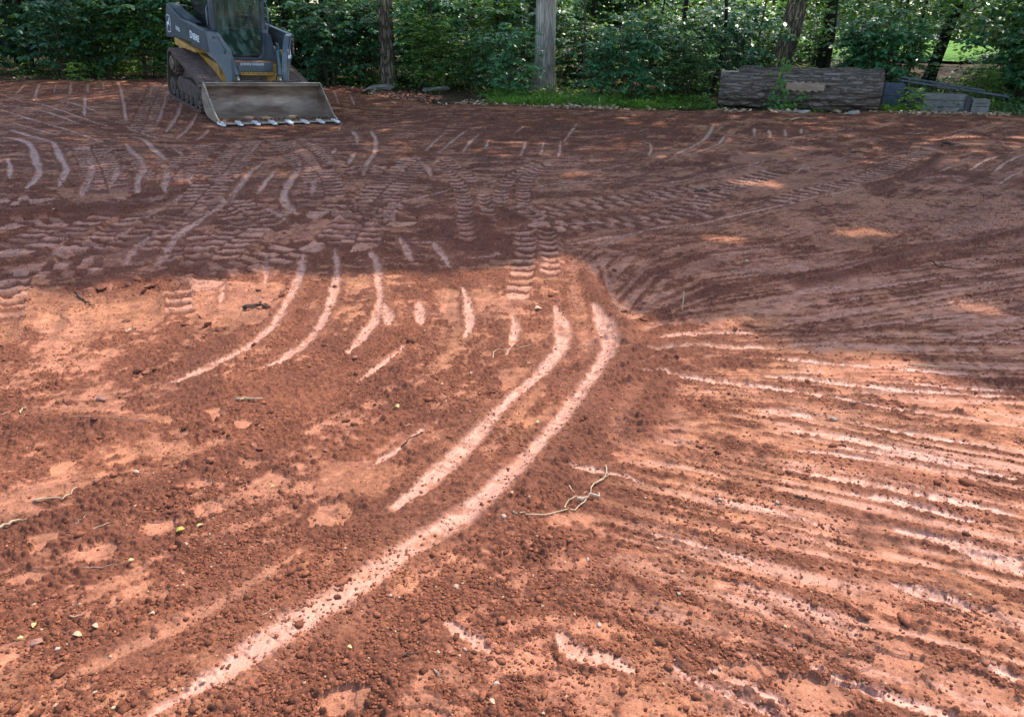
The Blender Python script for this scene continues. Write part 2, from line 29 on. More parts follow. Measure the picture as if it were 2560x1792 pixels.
BLOBS=[[-2.483,4.2585,0.67,0.408,0.1],[-4.773,12.3095,2.607,3.759,0.02],[-3.245,5.580500000000001,0.634,1.047,0.1],[-0.57,1.7429999999999999,0.492,0.163,-0.08],[-1.742,2.614,0.451,0.266,-0.12],[1.255,2.4690000000000003,0.708,0.392,0.16],[1.242,1.88,0.415,0.202,0.02],[0.555,2.739,0.165,0.215,0.1],[1.002,4.7705,0.756,0.627,-0.25],[0.481,1.831,0.336,0.233,-0.15],[-1.122,3.1734999999999998,0.86,0.227,-0.1],[0.004,3.7485,0.424,0.359,-0.02],[-0.887,2.3795,0.357,0.202,0.1],[-0.367,6.173,0.576,0.847,0.0],[-0.037,12.5115,1.382,2.062,-0.15],[3.691,12.3975,2.855,2.028,-0.1],[1.957,7.7495,1.349,1.269,0.15],[3.8,7.460000000000001,1.102,1.186,0.12],[2.005,4.409,0.821,0.625,0.0],[0.134,1.5514999999999999,0.36,0.124,-0.1],[-0.814,1.7095,0.38,0.212,-0.08],[-1.211,1.6105,0.243,0.162,-0.1],[-0.465,5.1355,0.431,0.411,-0.2]]
SUNPOLY=[[-5.411,4.272],[-3.194,4.532],[-2.739,4.729],[-2.163,4.877],[-1.904,4.987],[-1.56,5.054],[-1.35,4.944],[-1.015,5.08],[-0.462,5.066],[-0.125,5.061],[0.092,5.292],[0.279,5.587],[0.608,5.373],[0.669,4.912],[0.737,4.436],[0.92,4.244],[1.189,4.27],[1.402,4.092],[1.482,3.865],[1.778,3.754],[2.032,3.793],[2.14,3.623],[2.257,3.414],[2.426,3.273],[4.057,3.017],[2.361,1.093],[0.763,0.408],[-0.889,0.393],[-2.151,1.028]]
DAPPLES=[[-7.503,14.281,0.411,0.475],[0.669,8.575,0.347,0.208],[2.583,8.229,0.436,0.338],[1.642,5.919,0.392,0.265],[2.868,6.259,0.416,0.264],[2.262,5.88,0.178,0.131],[2.757,4.447,0.336,0.177],[3.228,4.936,0.308,0.12],[2.097,3.679,0.166,0.12],[2.822,4.22,0.214,0.12],[-1.801,5.043,0.181,0.12],[-3.369,6.262,0.18,0.12],[-1.043,7.074,0.246,0.12],[-8.667,14.796,0.459,0.364],[-1.605,7.631,0.13,0.12],[2.131,12.956,0.369,0.225],[6.649,11.913,0.495,0.193],[-2.052,11.98,0.166,0.195],[6.055,10.442,0.435,0.151],[-1.188,4.278,0.026,0.12],[-4.674,12.753,0.137,0.164],[1.38,4.198,0.211,0.12]]
# ------------------------------------------------------------------ helpers
def tag(o,label=None,cat=None,group=None,kind=None):
    if label: o['label']=label
    if cat: o['category']=cat
    if group: o['group']=group
    if kind: o['kind']=kind
    return o
def link(name,me,parent=None,mat=None):
    o=bpy.data.objects.new(name,me); COL.objects.link(o)
    if parent is not None: o.parent=parent
    if mat is not None and len(me.materials)==0: me.materials.append(mat)
    return o
def empty(name,loc=(0,0,0),rz=0):
    o=bpy.data.objects.new(name,None); COL.objects.link(o); o.location=loc; o.rotation_euler=(0,0,rz); o.empty_display_size=.2
    return o
def np_mesh(name,V,Fq,smooth=False):
    """V (n,3), Fq (m,k) array with constant k."""
    V=np.asarray(V,np.float32); Fq=np.asarray(Fq,np.int32)
    me=bpy.data.meshes.new(name); me.vertices.add(len(V)); me.vertices.foreach_set('co',V.ravel())
    m,k=Fq.shape; me.loops.add(m*k); me.loops.foreach_set('vertex_index',Fq.ravel())
    me.polygons.add(m); me.polygons.foreach_set('loop_start',np.arange(0,m*k,k,dtype=np.int32))
    me.polygons.foreach_set('loop_total',np.full(m,k,np.int32))
    if smooth: me.polygons.foreach_set('use_smooth',np.ones(m,bool))
    me.update(); me.validate()
    return me
class MB:
    def __init__(s): s.v=[]; s.f=[]
    def add(s,v,f):
        n=len(s.v); s.v+= [tuple(map(float,p)) for p in v]; s.f+=[tuple(i+n for i in q) for q in f]
    def box(s,c,d,rot=None):
        x,y,z=[q/2 for q in d]
        v=[Vector((a,b,e)) for a in(-x,x) for b in(-y,y) for e in(-z,z)]
        if rot is not None: v=[rot@p for p in v]
        c=Vector(c); v=[p+c for p in v]
        s.add(v,[(0,1,3,2),(4,6,7,5),(0,4,5,1),(2,3,7,6),(0,2,6,4),(1,5,7,3)])
    def bar(s,a,b,wd,h=None,up=(0,0,1)):
        a=Vector(a);b=Vector(b);d=b-a;L=d.length;y=d.normalized();x=y.cross(Vector(up)).normalized();z=x.cross(y)
        m=Matrix((x,y,z)).transposed(); s.box((a+b)/2,(wd,L,h or wd),m)
    def prism(s,poly,o,u,w2,t):
        """poly in plane (u,w2) from origin o, extruded by vector t"""
        o=Vector(o);u=Vector(u);w2=Vector(w2);t=Vector(t);n=len(poly)
        a=[o+u*p+w2*q for p,q in poly]; b=[p+t for p in a]
        s.add(a+b,[tuple(range(n)),tuple(range(2*n-1,n-1,-1))]+[(i,i+n,(i+1)%n+n,(i+1)%n) for i in range(n)])
    def tube(s,pts,rad,n=8,cap=True):
        pts=[Vector(p) for p in pts]; m=len(pts)
        if not hasattr(rad,'__len__'): rad=[rad]*m
        V=[];Fc=[];x=None
        for i,p in enumerate(pts):
            d=(pts[min(i+1,m-1)]-pts[max(i-1,0)]).normalized()
            if x is None: x=d.orthogonal().normalized()
            else:
                x=(x-d*x.dot(d)); x=x.normalized() if x.length>1e-6 else d.orthogonal().normalized()
            y=d.cross(x)
            for k in range(n):
                a=2*math.pi*k/n; V.append(p+(x*math.cos(a)+y*math.sin(a))*rad[i])
        for i in range(m-1):
            for k in range(n): Fc.append((i*n+k,i*n+(k+1)%n,(i+1)*n+(k+1)%n,(i+1)*n+k))
        if cap: Fc.append(tuple(range(n-1,-1,-1))); Fc.append(tuple((m-1)*n+k for k in range(n)))
        s.add(V,Fc)
    def cyl(s,a,b,r,n=20): s.tube([a,b],r,n)
    def build(s,name,mat,parent=None,bevel=0,smooth=False,label=None):
        me=bpy.data.meshes.new(name); me.from_pydata(s.v,[],s.f); me.update()
        import bmesh
        bm=bmesh.new(); bm.from_mesh(me); bmesh.ops.recalc_face_normals(bm,faces=bm.faces); bm.to_mesh(me); bm.free()
        if smooth: me.polygons.foreach_set('use_smooth',[True]*len(me.polygons))
        o=link(name,me,parent,mat)
        if bevel:
            b=o.modifiers.new('bevel','BEVEL'); b.width=bevel; b.segments=2; b.limit_method='ANGLE'; b.angle_limit=R(35)
        if label: o['label']=label
        return o
# numpy noise
def _h(ix,iy,seed):
    a=(ix.astype(np.int64)*374761393+iy.astype(np.int64)*668265263+seed*2246822519)&0xFFFFFFFF
    a=((a^(a>>13))*1274126177)&0xFFFFFFFF
    a=((a^(a>>16))*2654435761)&0xFFFFFFFF
    return ((a>>8)&0xFFFF).astype(np.float32)/65535.
def vnoise(x,y,seed=0):
    ix=np.floor(x);iy=np.floor(y);fx=(x-ix).astype(np.float32);fy=(y-iy).astype(np.float32)
    fx=fx*fx*(3-2*fx);fy=fy*fy*(3-2*fy)
    a=_h(ix,iy,seed);b=_h(ix+1,iy,seed);c=_h(ix,iy+1,seed);d=_h(ix+1,iy+1,seed)
    return a+(b-a)*fx+(c-a)*fy+(a-b-c+d)*fx*fy
def fbm(x,y,seed=0,o=4,g=.5):
    t=np.zeros(x.shape,np.float32);a=1.;n=0.
    for i in range(o):
        t+=a*vnoise(x*2**i+i*17.3,y*2**i+i*9.1,seed+i*7);n+=a;a*=g
    return t/n
def sstep(a,b,x):
    t=np.clip((x-a)/(b-a),0,1); return t*t*(3-2*t)
def bumps(x,y,cell,seed,rmin=.18,rmax=.55,p=2.):
    """height of hemispherical lumps scattered one to a cell"""
    gx=x/cell;gy=y/cell;ix=np.floor(gx);iy=np.floor(gy);out=np.zeros(x.shape,np.float32)
    for dx in(-1,0,1):
        for dy in(-1,0,1):
            jx=ix+dx;jy=iy+dy
            h1=_h(jx,jy,seed);h2=_h(jx,jy,seed+11);h3=_h(jx,jy,seed+23)
            r=rmin+(rmax-rmin)*h3**p
            d2=(gx-jx-h1)**2+(gy-jy-h2)**2
            out=np.maximum(out,np.sqrt(np.maximum(r*r-d2,0)))
    return out*cell
# ------------------------------------------------------------------ materials
def mat(name,base=(.5,.5,.5),rough=.6,metal=0,noise=None,bump=None,spec=.5,col2=None,ns=8,contrast=(.35,.65),stretch=(1,1,1),bump_scale=40,bstr=.3,bdist=.01):
    m=bpy.data.materials.new(name); m.use_nodes=True; n=m.node_tree; p=n.nodes['Principled BSDF']
    p.inputs['Base Color'].default_value=(*base,1); p.inputs['Roughness'].default_value=rough; p.inputs['Metallic'].default_value=metal
    p.inputs['Specular IOR Level'].default_value=spec
    tc=n.nodes.new('ShaderNodeTexCoord'); mp=n.nodes.new('ShaderNodeMapping'); n.links.new(tc.outputs['Object'],mp.inputs[0]); mp.inputs['Scale'].default_value=stretch
    if col2 is not None:
        t=n.nodes.new('ShaderNodeTexNoise'); t.inputs['Scale'].default_value=ns; t.inputs['Detail'].default_value=6; t.inputs['Roughness'].default_value=.65
        n.links.new(mp.outputs[0],t.inputs['Vector'])
        r=n.nodes.new('ShaderNodeMapRange'); r.inputs[1].default_value=contrast[0]; r.inputs[2].default_value=contrast[1]; n.links.new(t.outputs[0],r.inputs[0])
        x=n.nodes.new('ShaderNodeMix'); x.data_type='RGBA'; x.inputs[6].default_value=(*base,1); x.inputs[7].default_value=(*col2,1)
        n.links.new(r.outputs[0],x.inputs[0]); n.links.new(x.outputs[2],p.inputs['Base Color'])
    if bump:
        t2=n.nodes.new('ShaderNodeTexNoise'); t2.inputs['Scale'].default_value=bump_scale; t2.inputs['Detail'].default_value=5; n.links.new(mp.outputs[0],t2.inputs['Vector'])
        b=n.nodes.new('ShaderNodeBump'); b.inputs['Strength'].default_value=bstr; b.inputs['Distance'].default_value=bdist
        n.links.new(t2.outputs[0],b.inputs['Height']); n.links.new(b.outputs[0],p.inputs['Normal'])
    return m
def leafmat(name,c1,c2,c3=None,rough=.42,trans=.35,tcol=(.22,.42,.04)):
    m=bpy.data.materials.new(name); m.use_nodes=True; n=m.node_tree; p=n.nodes['Principled BSDF']; out=n.nodes['Material Output']
    g=n.nodes.new('ShaderNodeNewGeometry'); r=n.nodes.new('ShaderNodeValToRGB'); n.links.new(g.outputs['Random Per Island'],r.inputs[0])
    e=r.color_ramp.elements; e[0].color=(*c1,1); e[1].color=(*c2,1)
    if c3 is not None: q=r.color_ramp.elements.new(.93); q.color=(*c2,1); r.color_ramp.elements[-1].color=(*c3,1)
    oi=n.nodes.new('ShaderNodeObjectInfo'); hs=n.nodes.new('ShaderNodeHueSaturation'); mr=n.nodes.new('ShaderNodeMapRange')
    n.links.new(oi.outputs['Random'],mr.inputs[0]); mr.inputs[3].default_value=.8; mr.inputs[4].default_value=2.1
    hr=n.nodes.new('ShaderNodeMapRange'); n.links.new(oi.outputs['Random'],hr.inputs[0]); hr.inputs[3].default_value=.515; hr.inputs[4].default_value=.465; n.links.new(hr.outputs[0],hs.inputs['Hue'])
    n.links.new(mr.outputs[0],hs.inputs['Value']); n.links.new(r.outputs[0],hs.inputs['Color'])
    n.links.new(hs.outputs[0],p.inputs['Base Color']); p.inputs['Roughness'].default_value=rough; p.inputs['Specular IOR Level'].default_value=.35
    t=n.nodes.new('ShaderNodeBsdfTranslucent'); mx=n.nodes.new('ShaderNodeMixShader'); mx.inputs[0].default_value=trans
    x=n.nodes.new('ShaderNodeMix'); x.data_type='RGBA'; x.blend_type='MIX'; x.inputs[0].default_value=.6; x.inputs[7].default_value=(*tcol,1)
    n.links.new(hs.outputs[0],x.inputs[6]); n.links.new(x.outputs[2],t.inputs[0])
    n.links.new(p.outputs[0],mx.inputs[1]); n.links.new(t.outputs[0],mx.inputs[2]); n.links.new(mx.outputs[0],out.inputs[0])
    return m
def barkmat(name,c1,c2,sc_=14,stretch=(1,1,.18),bd=.03,bs=.9):
    m=bpy.data.materials.new(name); m.use_nodes=True; n=m.node_tree; p=n.nodes['Principled BSDF']; p.inputs['Roughness'].default_value=.9; p.inputs['Specular IOR Level'].default_value=.15
    tc=n.nodes.new('ShaderNodeTexCoord'); mp=n.nodes.new('ShaderNodeMapping'); mp.inputs['Scale'].default_value=stretch; n.links.new(tc.outputs['Object'],mp.inputs[0])
    nz=n.nodes.new('ShaderNodeTexNoise'); nz.inputs['Scale'].default_value=sc_; nz.inputs['Detail'].default_value=7; nz.inputs['Distortion'].default_value=.6; n.links.new(mp.outputs[0],nz.inputs[0])
    vo=n.nodes.new('ShaderNodeTexVoronoi'); vo.feature='DISTANCE_TO_EDGE'; vo.inputs['Scale'].default_value=sc_*1.3
    ad=n.nodes.new('ShaderNodeVectorMath'); ad.operation='MULTIPLY_ADD'; n.links.new(nz.outputs[1],ad.inputs[0]); ad.inputs[1].default_value=(.09,.09,.09); n.links.new(mp.outputs[0],ad.inputs[2]); n.links.new(ad.outputs[0],vo.inputs['Vector'])
    r=n.nodes.new('ShaderNodeMapRange'); r.inputs[1].default_value=0; r.inputs[2].default_value=.22; n.links.new(vo.outputs[0],r.inputs[0])
    mu=n.nodes.new('ShaderNodeMath'); mu.operation='MULTIPLY'; n.links.new(r.outputs[0],mu.inputs[0]); n.links.new(nz.outputs[0],mu.inputs[1])
    r2=n.nodes.new('ShaderNodeMapRange'); r2.inputs[1].default_value=.1; r2.inputs[2].default_value=.6; n.links.new(mu.outputs[0],r2.inputs[0])
    x=n.nodes.new('ShaderNodeMix'); x.data_type='RGBA'; x.inputs[6].default_value=(*c1,1); x.inputs[7].default_value=(*c2,1); n.links.new(r2.outputs[0],x.inputs[0]); n.links.new(x.outputs[2],p.inputs['Base Color'])
    b=n.nodes.new('ShaderNodeBump'); b.inputs['Strength'].default_value=bs; b.inputs['Distance'].default_value=bd; n.links.new(mu.outputs[0],b.inputs['Height']); n.links.new(b.outputs[0],p.inputs['Normal'])
    return m
# ------------------------------------------------------------------ ground shape
M_POS=np.array([-4.988,14.654,.042]); M_HD,M_TL,M_LT,M_S=R(37.375),R(4.365),R(2.185),1.01
def _mf(v):
    x,y,z=-v[0],v[1],v[2]
    x,z=x*math.cos(M_LT)+z*math.sin(M_LT),-x*math.sin(M_LT)+z*math.cos(M_LT)
    y,z=y*math.cos(M_TL)+z*math.sin(M_TL),-y*math.sin(M_TL)+z*math.cos(M_TL)
    return (x*math.cos(M_HD)+y*math.sin(M_HD),x*math.sin(M_HD)-y*math.cos(M_HD),z)
M_AX=np.array([_mf(e) for e in np.eye(3)]).T
def macro(x,y):
    n=M_AX[:,2]
    zp=M_POS[2]-(n[0]*(x-M_POS[0])+n[1]*(y-M_POS[1]))/n[2]-.015
    d=np.sqrt(((x-M_POS[0])/1.0)**2+((y-M_POS[1])/1.15)**2)
    wt=1-sstep(1.9,4.2,d)
    base=.12*sstep(-3,-9,x)*sstep(13,18,y)+.03*(fbm(x*.25,y*.25,91,2)-.5)*sstep(3,7,y)
    return base*(1-wt)+np.clip(zp,-.2,.3)*wt
# edge of the cleared dirt: far boundary y as a function of x
EX=np.array([-60,-20,-11.4,-8.15,-5.5,-4.17,-3.17,-1.9,-1.36,-.03,2.05,3.74,7.08,9.59,20,60.])
EY=np.array([16,16.8,17.9,18.9,18.6,18.1,17.4,16.2,15.76,15.29,15.2,15.15,15.1,15.15,15.0,14.])
def edge_y(x): return np.interp(x,EX,EY)
# loose/smooth field
_dirc=[math.cos(k*math.pi/8) for k in range(8)];_dirs=[math.sin(k*math.pi/8) for k in range(8)]
_gx=np.linspace(-14,14,57);_gy=np.linspace(0,20,41)
_C=np.zeros((57,41));_S2=np.zeros((57,41));_GX,_GY=np.meshgrid(_gx,_gy,indexing='ij')
for k_,w_,pts in STROKES:
    for (a,b) in zip(pts[:-1],pts[1:]):
        dx,dy=b[0]-a[0],b[1]-a[1];L=math.hypot(dx,dy)+1e-9;mx,my=(a[0]+b[0])/2,(a[1]+b[1])/2
        sg=.25+.06*my
        ww=L*np.exp(-((_GX-mx)**2+(_GY-my)**2)/(2*sg*sg))
        th=math.atan2(dy,dx); _C+=ww*math.cos(2*th);_S2+=ww*math.sin(2*th)
_TH=np.arctan2(_S2,_C)/2 % math.pi
_C2=np.cos(2*_TH);_S22=np.sin(2*_TH)
def bil(G,x,y):
    u=np.clip((x+14)/28*56,0,55.999);v=np.clip(y/20*40,0,39.999);i=u.astype(int);j=v.astype(int);fu=u-i;fv=v-j
    return G[i,j]*(1-fu)*(1-fv)+G[i+1,j]*fu*(1-fv)+G[i,j+1]*(1-fu)*fv+G[i+1,j+1]*fu*fv
def aniso(x,y,fl,fa,seed):
    """noise drawn out along the local direction of travel"""
    th=(np.arctan2(bil(_S22,x,y),bil(_C2,x,y))/2)%math.pi
    out=np.zeros(x.shape,np.float32);wt=np.zeros(x.shape,np.float32);q=th/(math.pi/8)
    for k in range(8):
        d=np.abs((q-k+4)%8-4); ww=np.clip(1-d,0,1); m=ww>0
        if not m.any(): continue
        c,s=_dirc[k],_dirs[k];xm=x[m];ym=y[m]
        out[m]+=ww[m]*fbm((xm*c+ym*s)*fl,(-xm*s+ym*c)*fa,seed+k*31,3,.55); wt[m]+=ww[m]
    return out/np.maximum(wt,1e-3)
def polyfield(x,y,pts):
    """distance to a polyline, arc length of the foot, side, total length"""
    D=np.full(x.shape,1e9,np.float32);T=np.zeros(x.shape,np.float32);Sd=np.zeros(x.shape,np.float32);acc=0.
    for a,b in zip(pts[:-1],pts[1:]):
        dx,dy=b[0]-a[0],b[1]-a[1];L=math.hypot(dx,dy)+1e-9;ux,uy=dx/L,dy/L
        px=x-a[0];py=y-a[1];t=np.clip(px*ux+py*uy,0,L);ex=px-t*ux;ey=py-t*uy;d=np.hypot(ex,ey)
        m=d<D;D[m]=d[m];T[m]=(acc+t)[m];Sd[m]=np.sign(ux*py-uy*px)[m];acc+=L
    return D,T,Sd,acc
def smooth_line(pts):
    if len(pts)<3: return pts
    P=[pts[0]]
    for i in range(len(pts)-1):
        p0=pts[max(i-1,0)];p1=pts[i];p2=pts[i+1];p3=pts[min(i+2,len(pts)-1)]
        for t in (.25,.5,.75,1.):
            q=[.5*((2*p1[k])+(-p0[k]+p2[k])*t+(2*p0[k]-5*p1[k]+4*p2[k]-p3[k])*t*t+(-p0[k]+3*p1[k]-3*p2[k]+p3[k])*t**3) for k in(0,1)]
            P.append(q)
    return P
def inpoly(x,y,P):
    ins=np.zeros(x.shape,bool);n=len(P)
    for i in range(n):
        x1,y1=P[i];x2,y2=P[(i+1)%n]
        if y1==y2: continue
        c=((y1>y)!=(y2>y))&(x<(x2-x1)*(y-y1)/(y2-y1)+x1); ins^=c
    return ins
def field(x,y):
    """s: how packed and smooth, pol: how polished, h: height, dk: loose dark soil, also darkens lug gaps and cracks"""
    x=x.astype(np.float32);y=y.astype(np.float32)
    wx=(fbm(x*5,y*5,3,3)-.5)*.06; wy=(fbm(x*5,y*5,4,3)-.5)*.06
    fine=fbm(x*26,y*26,5,3)
    an=aniso(x,y,1.1,7.,100)
    an2=aniso(x,y,1.3,32.,400)
    lo=fbm(x*.9,y*.9,6,3)
    md=fbm(x*3.2,y*3.2,7,4,.6)
    b=np.zeros(x.shape,np.float32)
    for cx,cy,rx,ry,bb in BLOBS: b+=bb*np.exp(-(((x-cx)/rx)**2+((y-cy)/ry)**2))
    sc_=fbm(x*3.2+wx*8,y*10+wy*8,555,4,.6); hz=sstep(3.6,5.,y)*(1-sstep(.5,3,x))
    n=.38*an+.20*an2+.27*md+.15*lo+b*.55+.02*sstep(4,9,y)
    n=n*(1-.55*hz)+.55*hz*(sc_+b*.4)
    s=sstep(.49,.57,n+(fine-.5)*.22)*.66
    rg=sstep(.1,.7,x)*(1-.75*sstep(4.5,8,y))*(1-sstep(9,12,y)); s=np.maximum(s,rg*.84*sstep(.44,.54,an2*.7+md*.15+lo*.15+(fine-.5)*.15))*(1-.5*rg*(1-sstep(.42,.50,an2)))
    stp=sstep(.43,.49,n)*(1-sstep(.49,.53,n))*hz
    pol=(rg*.5*sstep(.575,.64,an2+(fine-.5)*.08)*sstep(.4,.6,lo*.5+md*.5+.05)).astype(np.float32); s=np.maximum(s,pol); h=(lo-.5)*.03+(md-.5)*.016+rg*(.5-an2)*.019; dk=(stp*.7).astype(np.float32); h-=.005*stp
    xx=x+wx;yy=y+wy
    def window(pts,pad):
        X0=min(p[0] for p in pts)-pad;X1=max(p[0] for p in pts)+pad;Y0=min(p[1] for p in pts)-pad;Y1=max(p[1] for p in pts)+pad
        return np.nonzero((x>X0)&(x<X1)&(y>Y0)&(y<Y1))[0]
    n1=fbm(x*11,y*11,31,3)
    for st,P in PATCHES:
        I=window(P,.1)
        if len(I)==0: continue
        q=inpoly(xx[I]+(fine[I]-.5)*.05+(n1[I]-.5)*.07,yy[I]+(fine[I]-.5)*.03-(n1[I]-.5)*.06,P).astype(np.float32)
        k=q*np.minimum(1,st*1.12)*sstep(.30,.40,fine[I]*.5+md[I]*.5+(st-.6)*.25+.08)
        s[I]=np.maximum(s[I],k*.9); h[I]-=.010*k
    n1=fbm(x*11,y*11,31,3)
    for ki,(kd,wd,P0) in enumerate(STROKES):
        P=smooth_line(P0)
        I=window(P,wd*2.+.16)
        if len(I)==0: continue
        xi=x[I]+wx[I]*.35;yi=y[I]+wy[I]*.35
        D,T,Sd,L=polyfield(xi,yi,P); f=fine[I]; side0=Sd*D
        if kd in('s','d'):
            ends=sstep(-.02,min(.42,L*.4),T)*(1-sstep(L-min(.42,L*.4),L+.02,T))
            wv=wd*(.62+.5*vnoise(T*2.3+ki*7,T*0+ki,50)) * (.35+.65*ends)
            core=1-sstep(wv*.25,wv*.68,D+(f-.5)*.045+(n1[I]-.5)*.022)
            brk=.72+.28*sstep(.20,.45,vnoise(T*1.7+ki*3.1,T*0+.5,60)+ (f-.5)*.6 + .1)
            core=core*brk*sstep(.0,.12,ends)
            am=1. if kd=='s' else .55
            halo=np.exp(-(np.maximum(D-wv*.4,0)/(wd*.75))**2)*ends*sstep(.30,.60,n1[I]*.6+f*.4)*.62
            s[I]=np.maximum(s[I],halo*am); s[I]=np.maximum(s[I],core*am); pol[I]=np.maximum(pol[I],core*(1. if kd=='s' else .15))
            sh=np.exp(-((D-wv*.72)/(wd*.25+.008))**2)
            h[I]+=-.0045*core*am+.0035*sh*ends
            if kd=='s':
                ck_=sstep(.66,.74,vnoise(T*85+f*2.5,side0*9+ki,410))*np.exp(-(D/(wd*1.5))**2)*sstep(.42,.62,vnoise(T*2.2+ki,T*0+3.3,411))*(s[I]>.35)*ends*.6
                h[I]-=.004*ck_; dk[I]=np.maximum(dk[I],ck_*.75); pol[I]*=1-.7*ck_

            dk[I]=np.maximum(dk[I],sh*ends*.55*sstep(.35,.6,n1[I]))
            s[I]*=1-.55*sh*ends*(1-core)
        elif kd in('l','c'):
            hw=wd/2; side=Sd*D
            inside=1-sstep(hw*.88,hw*1.05,D+(f-.5)*.05)
            inside=inside*(.62+.38*sstep(.34,.50,md[I]*.7+lo[I]*.3+(.06 if kd=='c' else 0)))
            per=.155
            ncol=2 if kd=='l' else 1
            cidx=np.clip(np.floor((side+hw)/(2*hw/ncol)),0,ncol-1)
            cfr=((side+hw)/(2*hw/ncol))%1
            ph=(T+(f-.5)*.022+(n1[I]-.5)*.035)/per+cidx*.5+ki*.37
            fr=ph%1
            col=sstep(.0,.07,cfr)*(1-sstep(.92,1,cfr)) if ncol>1 else 1.
            bar=sstep(.0,.10,fr)*(1-sstep(.52,.62,fr))*col*inside
            keep=.5+.5*sstep(.22,.42,_h(np.floor(ph),cidx+ki,71)*.45+n1[I]*.7)
            bar=bar*keep
            s[I]=s[I]*(1-inside)+inside*np.maximum(s[I]*.15,bar*(.9+.3*n1[I])); pol[I]=pol[I]*(1-inside)+inside*bar*.45
            h[I]+=inside*(-.012+.014*bar+.008*bar*fr)
            dk[I]=np.maximum(dk[I],inside*(1-bar)*.95)  # gaps between bars darkened by colour as well as by relief
            rim=np.exp(-((D-hw*1.1)/.03)**2); h[I]+=.010*rim*n1[I]*2
        elif kd in('b','r'):
            m=np.exp(-(D/(wd*.6))**2)*sstep(.25,.55,n1[I]+.1)
            h[I]+=m*(.028 if kd=='b' else .018); dk[I]=np.maximum(dk[I],m*.9); s[I]*=1-np.clip(m*1.2,0,1); pol[I]*=1-np.clip(m*1.2,0,1)
            if kd=='r': h[I]+=m*.03*np.clip(bumps(xi,yi,.10,77)*12,0,1)
    h+=s*((an2-.5)*.010+(n1-.5)*.006)
    # cracked skirts beside the scraped bands
    ck=aniso(x,y,26.,3.,900)
    cr=sstep(.60,.66,ck)*np.clip(s-.45,0,1)*2*sstep(.45,.6,vnoise(x*3,y*3,95))
    h-=.006*cr; dk=np.maximum(dk,cr*.5)
    # loose sprinkle on the packed bands
    sp=bumps(x,y,.022,201,.10,.34,3.)/.022
    return s,pol,h,dk,fine,md,n1,an2,sp
def crumbs(x,y,s,near):
    """lumpy loose soil"""
    lm=1-np.clip(s*1.05,0,1)
    out=np.zeros(x.shape,np.float32)
    v=vnoise(x*2.2,y*2.2,88);v2=vnoise(x*9,y*9,89)
    out+=lm*(.010*np.clip(bumps(x,y,.055,301,.15,.5)/.03,0,1)*sstep(.35,.7,v)+.016*np.clip(bumps(x,y,.11,305,.1,.42,3)/.05,0,1)*sstep(.45,.75,v2))
    out+=lm*1.35*bumps(x,y,.021,302,.2,.6)*(.3+.9*v2)
    m=np.nonzero(y<near)[0]
    if len(m): out[m]+=(lm[m]*.9+.08)*.7*bumps(x[m],y[m],.0085,303,.2,.62)
    return out
# ------------------------------------------------------------------ ground mesh
ys=[-8,-6,-4.5,-3.2,-2.2,-1.5,-1,-.6,-.3,0]+[.1+.0065*i for i in range(120)]
yv=.885
while yv<20.5:
    ys.append(yv); yv+=min(.030,(yv*yv+CH*CH)/CH*.00085)
ys=np.array(ys)
NU=1220
gr_=np.cumsum(.0017*1.021**np.arange(230)); u=np.concatenate([-1-gr_[::-1],np.linspace(-1,1,NU),1+gr_])
GXX,GYY=np.meshgrid(u,ys); half=.64*np.maximum(GYY,.6)+.62; GXX=GXX*half
x=GXX.ravel().astype(np.float32);y=GYY.ravel().astype(np.float32)
s,pol,h,dk,fine,md,n1,an2,sp=field(x,y)
vis=(np.abs(x)<(1.1*np.maximum(y,.6)+1.8))&(y>.2)
cr=np.zeros(x.shape,np.float32);iv=np.nonzero(vis)[0]
cr[iv]=crumbs(x[iv],y[iv],s[iv],4.2)
z=macro(x,y)+h+cr+dk*.006*fine+np.clip(s-.3,0,1)*.004*(n1-.5)
sm=np.clip(sp*6,0,1)*(s>.5)*sstep(.42,.62,n1)
z+=sm*.004
ed=edge_y(x)+(fbm(x*1.3,y*1.3,44,3)-.5)*.9
z=z-.35*sstep(0,.9,y-ed)
# colour: soil tones, with extra dark put into lug gaps and cracks
L0=np.array([.235,.082,.043]);L1=np.array([.115,.042,.026]);S0=np.array([.445,.182,.104]);S1=np.array([.43,.200,.135])
t=np.clip((fine-.35)*1.6,0,1)[:,None]; t2=np.clip((md-.3)*1.8,0,1)[:,None]
loose=L1+(L0-L1)*(.35*t+.65*t2); loose=loose*(.62+.75*vnoise(x*90,y*90,9)[:,None])
ora=np.clip((fbm(x*2.1,y*2.1,12,3)-.42)*4,0,1)[:,None]
smc=S0*(.74+.34*t)*(.9+.2*vnoise(x*55,y*55,19)[:,None])*(1-.12*ora*np.array([0,0,1.]))
smc=smc*(1-.30*np.clip((an2-.50)*5,0,1)[:,None])*(1-.28*np.clip((n1-.5)*4,0,1)[:,None])*(.86+.28*np.clip(md*1.6-.3,0,1)[:,None])
pc=np.clip(s*1.15,0,1)[:,None]
col=loose*(1-pc)+smc*pc
pl=np.clip(pol*1.1*sstep(.3,.62,n1*.6+fine*.4+.12),0,1)[:,None]
col=col*(1-pl)+S1*(.9+.2*t)*pl
d2=np.clip(dk,0,1)[:,None]; col=col*(1-.7*d2)+L1*.8*d2*.9+col*0
col=col*(1-.75*sm[:,None])+L1*.75*sm[:,None]
col=np.clip(col,0.01,.9)
nx,ny=len(u),len(ys)
idx=np.arange(nx*ny).reshape(ny,nx)
Q=np.stack([idx[:-1,:-1],idx[:-1,1:],idx[1:,1:],idx[1:,:-1]],-1).reshape(-1,4)
me=np_mesh('dirt_clearing',np.stack([x,y,z],-1),Q,True)
